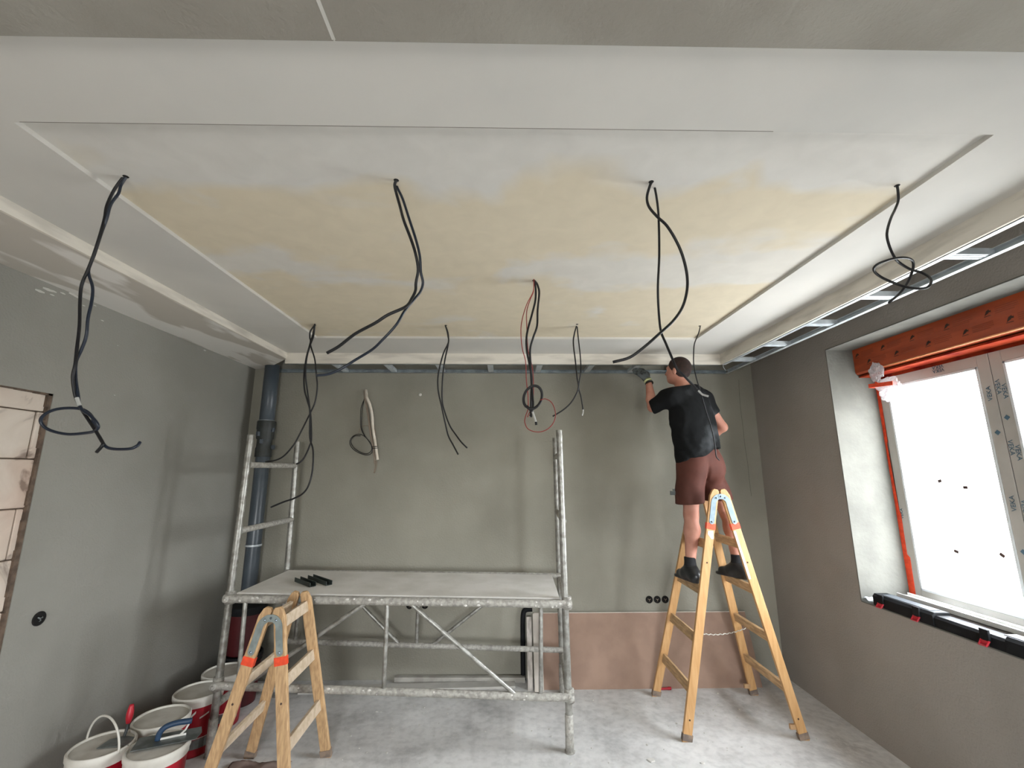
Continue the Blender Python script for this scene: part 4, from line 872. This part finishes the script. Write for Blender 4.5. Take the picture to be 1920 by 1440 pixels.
# ------------------------------------------------------------------ worker: distance-field modelling turned into one skin each
def v3(*a): return np.array(a, float)
def ell(P, c, r, R3=None):
    q = P - v3(*c)
    if R3 is not None: q = q @ R3
    k = np.linalg.norm(q / v3(*r), axis=-1); return (k - 1) * min(r)
def cap(P, a, b, ra, rb, flat=None):
    a, b = v3(*a), v3(*b); ba = b - a; pa = P - a; h = np.clip((pa @ ba) / (ba @ ba), 0, 1)
    return np.linalg.norm(pa - h[..., None] * ba, axis=-1) - (ra + (rb - ra) * h)
def smin(a, b, k=.03):
    h = np.clip(.5 + .5 * (b - a) / k, 0, 1); return b + (a - b) * h - k * h * (1 - h)
def smax(a, b, k=.01): return -smin(-a, -b, k)
def plane(P, c, n):
    n = v3(*n); n = n / np.linalg.norm(n); return (P - v3(*c)) @ n
def surface(name, fn, lo, hi, vox, m, parent, smooth_it=1):
    lo, hi = v3(*lo), v3(*hi); n = np.ceil((hi - lo) / vox).astype(int) + 1
    g = [lo[i] + vox * np.arange(n[i]) for i in range(3)]
    P = np.stack(np.meshgrid(*g, indexing='ij'), -1); D = fn(P.reshape(-1, 3)).reshape(n)
    cn = n - 1; S = np.zeros(tuple(cn) + (3,)); cnt = np.zeros(tuple(cn))
    c8 = {(i, j, k): D[i:i + cn[0], j:j + cn[1], k:k + cn[2]] for i in (0, 1) for j in (0, 1) for k in (0, 1)}
    for c in c8:
        for ax in range(3):
            if c[ax]: continue
            e = list(c); e[ax] = 1; A, B = c8[c], c8[tuple(e)]; cr_ = (A < 0) != (B < 0)
            tt = np.where(cr_, A / np.where(cr_, A - B, 1), 0)
            pos = np.zeros(tuple(cn) + (3,)); pos[:] = c; pos[..., ax] = tt
            S += np.where(cr_[..., None], pos, 0); cnt += cr_
    idx = -np.ones(tuple(cn), int); act = cnt > 0; idx[act] = np.arange(act.sum())
    base = np.stack(np.meshgrid(*[np.arange(k) for k in cn], indexing='ij'), -1)
    V = lo + vox * (base[act] + S[act] / cnt[act][:, None]); Fc = []
    for ax in range(3):
        u, w = (ax + 1) % 3, (ax + 2) % 3
        sl0 = [slice(1, -1)] * 3; sl1 = [slice(1, -1)] * 3; sl0[ax] = slice(0, -1); sl1[ax] = slice(1, None)
        A, B = D[tuple(sl0)], D[tuple(sl1)]; ii = np.argwhere((A < 0) != (B < 0))
        if len(ii) == 0: continue
        sg = A[tuple(ii.T)] < 0; cell = ii.copy(); cell[:, u] += 1; cell[:, w] += 1
        def gi(du, dw):
            c = cell.copy(); c[:, u] -= du; c[:, w] -= dw; return idx[tuple(c.T)]
        q = np.stack([gi(0, 0), gi(1, 0), gi(1, 1), gi(0, 1)], 1); q[~sg] = q[~sg][:, ::-1]; Fc.append(q)
    Fc = np.concatenate(Fc); Fc = Fc[(Fc >= 0).all(1)]
    me = bpy.data.meshes.new(name); me.from_pydata(V.tolist(), [], Fc.tolist()); me.materials.append(m); me.update()
    bm = bmesh.new(); bm.from_mesh(me)
    for _ in range(smooth_it): bmesh.ops.smooth_vert(bm, verts=bm.verts, factor=.5, use_axis_x=True, use_axis_y=True, use_axis_z=True)
    bmesh.ops.recalc_face_normals(bm, faces=bm.faces)
    bm.to_mesh(me); bm.free()
    for p in me.polygons: p.use_smooth = True
    o = bpy.data.objects.new(name, me); C.objects.link(o)
    if parent: o.parent = parent
    return o

person = thing('person', 'worker in black t-shirt and brown shorts standing on the tall ladder, arm raised', 'person')
J = dict(pel=(1.625, 3.72, 1.86), wai=(1.62, 3.715, 1.97), che=(1.585, 3.70, 2.25), nkb=(1.555, 3.70, 2.475), nkt=(1.525, 3.71, 2.57),
         shL=(1.405, 3.63, 2.43), elL=(1.275, 3.74, 2.34), wrL=(1.297, 3.86, 2.585), shR=(1.745, 3.79, 2.415), elR=(1.893, 3.79, 2.175), wrR=(1.76, 3.97, 2.07),
         hpL=(1.545, 3.68, 1.84), knL=(1.497, 3.64, 1.463), anL=(1.444, 3.60, 1.102), hpR=(1.71, 3.765, 1.84), knR=(1.865, 3.80, 1.46), anR=(1.862, 3.70, 1.10))
HC = (1.507, 3.715, 2.652)
hd = v3(-.70, .71, .10); hd /= np.linalg.norm(hd); hr = np.cross(hd, v3(0, 0, 1)); hr /= np.linalg.norm(hr); hu = np.cross(hr, hd)
HR = np.stack([hd, hr, hu], 1)
def H(f, r, u): return tuple(v3(*HC) + hd * f + hr * r + hu * u)
def torso(P, g=0):
    d = ell(P, J['che'], (.185 + g, .125 + g, .26 + g), TR)
    d = smin(d, ell(P, (1.61, 3.712, 2.06), (.16 + g, .11 + g, .2 + g), TR), .06)
    d = smin(d, ell(P, J['pel'], (.175 + g, .125 + g, .14 + g), TR), .06)
    d = smin(d, cap(P, J['shL'], J['nkb'], .062 + g, .06 + g), .05); d = smin(d, cap(P, J['shR'], J['nkb'], .062 + g, .06 + g), .05)
    return d
ta = math.radians(-24 + 48); TR = np.array([[math.cos(ta), -math.sin(ta), 0], [math.sin(ta), math.cos(ta), 0], [0, 0, 1]])
def head(P):
    d = ell(P, H(-.012, 0, .022), (.098, .076, .098), HR)
    d = smin(d, ell(P, H(.03, 0, -.035), (.062, .055, .075), HR), .03)
    d = smin(d, ell(P, H(.055, 0, -.082), (.03, .028, .022), HR), .02)          # chin
    d = smin(d, cap(P, H(.086, 0, .01), H(.104, 0, -.022), .008, .012), .012)    # nose
    d = smin(d, cap(P, H(.082, -.02, -.052), H(.082, .02, -.052), .007, .007), .01)   # lips
    d = smin(d, cap(P, H(.08, -.035, .028), H(.08, .035, .028), .008, .008), .012)    # brow
    for s in (-1, 1):
        d = -smin(-d, ell(P, H(.097, s * .03, .01), (.012, .014, .01), HR), .008)
        e = ell(P, H(-.006, s * .078, -.008), (.018, .011, .032), HR); e = -smin(-e, ell(P, H(-.002, s * .09, -.006), (.009, .008, .018), HR), .004)
        d = smin(d, e, .006)
    return d
def body(P):
    d = torso(P)
    d = smin(d, cap(P, J['nkb'], J['nkt'], .062, .056), .03); d = smin(d, head(P), .02)
    for s in 'LR':
        d = smin(d, cap(P, J['sh' + s], J['el' + s], .05, .039), .04)
        m1 = tuple(v3(*J['el' + s]) * .7 + v3(*J['wr' + s]) * .3)
        d = smin(d, cap(P, J['el' + s], m1, .038, .043), .02); d = smin(d, cap(P, m1, J['wr' + s], .043, .027), .02)
        d = smin(d, cap(P, J['hp' + s], J['kn' + s], .082, .056), .05)
        kn, an = v3(*J['kn' + s]), v3(*J['an' + s]); back = v3(.35, -.9, 0) * .014
        c1 = tuple(kn * .68 + an * .32 + back)
        d = smin(d, cap(P, J['kn' + s], c1, .05, .059), .03); d = smin(d, cap(P, c1, J['an' + s], .057, .036), .03)
    d = smin(d, hand_r(P), .012)
    return d
def hand_r(P):
    w = v3(*J['wrR']); f = v3(-.75, .62, .22); f /= np.linalg.norm(f); sd = v3(.1, .2, -.95); sd -= f * (sd @ f); sd /= np.linalg.norm(sd); nn = np.cross(f, sd)
    d = cap(P, w, w + f * .05, .026, .032)
    for i, L in enumerate((.068, .078, .073, .058)):
        a = w + f * .075 + sd * (.03 - .02 * i); b = a + f * L * .5 + nn * .008; c = b + f * L * .4 + nn * .03
        d = smin(d, cap(P, w + f * .03 + sd * (.022 - .015 * i), a, .014, .011), .01); d = smin(d, cap(P, a, b, .0095, .0085), .004); d = smin(d, cap(P, b, c, .0085, .0075), .004)
    a = w + f * .02 + sd * .025; b = a + f * .035 + sd * .03 + nn * .012; c = b + f * .035 + nn * .012
    d = smin(d, cap(P, a, b, .014, .011), .012); return smin(d, cap(P, b, c, .0105, .009), .005)
bo = surface('body', body, (1.15, 3.4, 1.0), (2.02, 4.2, 2.80), .0085, M['skin'], person)
def hair(P):
    d = ell(P, H(-.014, 0, .024), (.105, .0835, .104), HR)
    q = (P - v3(*HC)) @ HR
    front = q[:, 0] - .062 + np.maximum(0, .045 - q[:, 2]) * .62
    low = -(q[:, 2] + .068) + np.maximum(0, q[:, 0] + .045) * 1.0
    return smax(smax(d, front, .01), low, .012)
surface('hair', hair, (1.36, 3.58, 2.53), (1.66, 3.86, 2.80), .006, M['hair'], person)
rngw = lambda P, s, k: .5 * (np.sin(P[:, 0] * k + 3 * np.sin(P[:, 2] * k * .37 + s)) * np.sin(P[:, 2] * k * .6 + 2.3 * np.sin(P[:, 0] * k * .5) + s))
def shirt(P):
    d = torso(P, .022)
    d = smin(d, ell(P, (1.64, 3.705, 1.99), (.215, .155, .19), TR), .05); d = smin(d, ell(P, (1.72, 3.73, 2.10), (.13, .12, .20), TR), .05)
    slL = tuple(v3(*J['shL']) * .02 + v3(*J['elL']) * .98 + v3(0, 0, 0)); slR = tuple(v3(*J['shR']) * .45 + v3(*J['elR']) * .55)
    d = smin(d, cap(P, J['shL'], slL, .074, .062), .045); d = smin(d, cap(P, J['shR'], slR, .072, .064), .045)
    d = d + .009 * rngw(P, 1, 34) * np.clip((2.45 - P[:, 2]) * 4, 0, 1) + .003 * rngw(P, 2, 70)
    d = smax(d, plane(P, (1.272, 3.75, 2.33), (-.9, .45, -.3)), .008)      # left sleeve end
    dR = plane(P, slR, v3(*J['elR']) - v3(*J['shR'])); reg = (P[:, 0] > 1.77) & (P[:, 2] < 2.42)
    d = np.where(reg, smax(d, dR, .008), d)
    hem = 1.895 + .085 * np.clip((P[:, 0] - 1.53) / .2, 0, 1) - .02 * np.clip((P[:, 0] - 1.76) / .1, 0, 1) - .05 * np.clip((1.5 - P[:, 0]) / .1, 0, 1)
    d = smax(d, hem + .010 * np.sin(P[:, 0] * 34) - P[:, 2], .012)
    nk = plane(P, (1.545, 3.70, 2.515), (-.18, .0, 1)); d = smax(d, nk, .012)
    return d
surface('t_shirt', shirt, (1.17, 3.42, 1.78), (2.0, 4.05, 2.60), .0085, M['shirt'], person)
def shorts(P):
    d = ell(P, (1.64, 3.725, 1.90), (.195, .145, .17), TR)
    kl = tuple(v3(*J['hpL']) * .2 + v3(*J['knL']) * .8); kr = tuple(v3(*J['hpR']) * .22 + v3(*J['knR']) * .78 + v3(-.02, 0, 0))
    d = smin(d, cap(P, J['hpL'], tuple(v3(*kl) + v3(-.012, 0, 0)), .112, .112), .05); d = smin(d, cap(P, J['hpR'], kr, .112, .108), .05)
    d = smin(d, ell(P, (1.56, 3.61, 1.83), (.09, .07, .11)), .04); d = smin(d, ell(P, (1.73, 3.67, 1.83), (.09, .07, .11)), .04)
    d = d + .010 * rngw(P, 5, 26) * np.clip((2.0 - P[:, 2]) * 3, 0, 1)
    gr = np.exp(-((P[:, 0] - 1.645) / .018) ** 2) * (P[:, 1] < 3.68) * np.clip((1.95 - P[:, 2]) * 8, 0, 1); d = d + .014 * gr
    d = smax(d, 1.545 - P[:, 2] + .06 * (P[:, 0] - 1.5), .01); d = smax(d, P[:, 2] - 2.02, .01)
    return d
surface('shorts', shorts, (1.35, 3.48, 1.45), (2.02, 3.98, 2.08), .0085, M['shorts'], person)
for s, tov in (('L', v3(-.22, .96, 0)), ('R', v3(-.50, .84, 0))):
    an = v3(*J['an' + s]); tov = tov / np.linalg.norm(tov); zsole = .975
    heel = v3(an[0], an[1], zsole) - tov * .055; toe = v3(an[0], an[1], zsole) + tov * .165
    def sock(P, an=an, tov=tov, z=zsole):
        d = cap(P, an + v3(0, 0, .055), an + v3(0, 0, -.02), .043, .042); d = smin(d, cap(P, an + v3(0, 0, -.02), an + tov * .03 + v3(0, 0, -.06), .04, .04), .02)
        return smax(d, P[:, 2] - (an[2] + .05), .006)
    surface('sock', sock, an - .15, an + .15, .007, M['sock'], person)
    def shoe(P, heel=heel, toe=toe, tov=tov, an=an, z=zsole):
        d = cap(P, heel + v3(0, 0, .042), heel + tov * .1 + v3(0, 0, .05), .043, .052)
        d = smin(d, cap(P, heel + tov * .1 + v3(0, 0, .036), toe + v3(0, 0, .03) - tov * .03, .046, .034), .03)
        d = smin(d, cap(P, heel + v3(0, 0, .045), an + v3(0, 0, -.03), .047, .05), .03)
        sole = cap(P, heel + v3(0, 0, .012), toe - tov * .02 + v3(0, 0, .012), .043, .045); d = smin(d, smax(sole, P[:, 2] - z - .022, .004), .006)
        d = smax(d, z - P[:, 2], .004); return smax(d, P[:, 2] - (an[2] - .008), .006)
    lo = np.minimum(heel, toe) - .08; hi = np.maximum(heel, toe) + .12
    surface('shoe', shoe, lo, hi, .0065, M['shoe'], person)
# gloved raised hand closing on the stud frame
w = v3(*J['wrL']); f = v3(-.25, .45, .85); f /= np.linalg.norm(f); sd = v3(.85, .3, .1); sd -= f * (sd @ f); sd /= np.linalg.norm(sd); nn = np.cross(sd, f)
def glove(P):
    d = cap(P, w + f * .02, w + f * .085, .033, .043)
    d = smin(d, cap(P, w + f * .085 + sd * .022, w + f * .105 - sd * .024, .028, .028), .02)
    for i, (L, cu) in enumerate(((.07, .3), (.08, .45), (.076, .55), (.06, .7))):
        a = w + f * .118 + sd * (.033 - .023 * i); dirn = f * (1 - cu * .5) + v3(-.85, .15, .15) * cu; dirn /= np.linalg.norm(dirn); d2 = dirn * .6 + v3(-.7, .3, -.15); d2 /= np.linalg.norm(d2)
        b = a + dirn * L * .55; c = b + d2 * L * .5
        d = smin(d, cap(P, a, b, .0135, .0125), .006); d = smin(d, cap(P, b, c, .0125, .011), .004)
    a = w + f * .045 - sd * .03; b = a + v3(-.045, .0, .035); c = b + v3(-.035, .015, .025)
    d = smin(d, cap(P, a, b, .0155, .013), .012); return smin(d, cap(P, b, c, .0125, .011), .005)
surface('work_glove', glove, (1.05, 3.78, 2.5), (1.42, 4.15, 2.83), .0045, M['glove'], person)
bm = bmesh.new(); add_sweep(bm, [Vector(w - f * .004), Vector(w + f * .03)], .0345, 18); obj('glove_cuff', bm, M['cuff'], person, smooth='auto')
bm = bmesh.new(); add_sweep(bm, [Vector(w - f * .022), Vector(w - f * .002)], .036, 18); obj('wrist_strap', bm, M['watch'], person, smooth='auto')
bm = bmesh.new(); p = U(1262, 924, 'Y', 3.68); add_box(bm, (-.022, -.012, -.018), (.02, .012, .014), None, p); add_box(bm, (0, -.01, .012), (.014, .01, .032), None, p); obj('belt_tool', bm, M['steel'], person, bevel=.003)

bpy.context.view_layer.update()
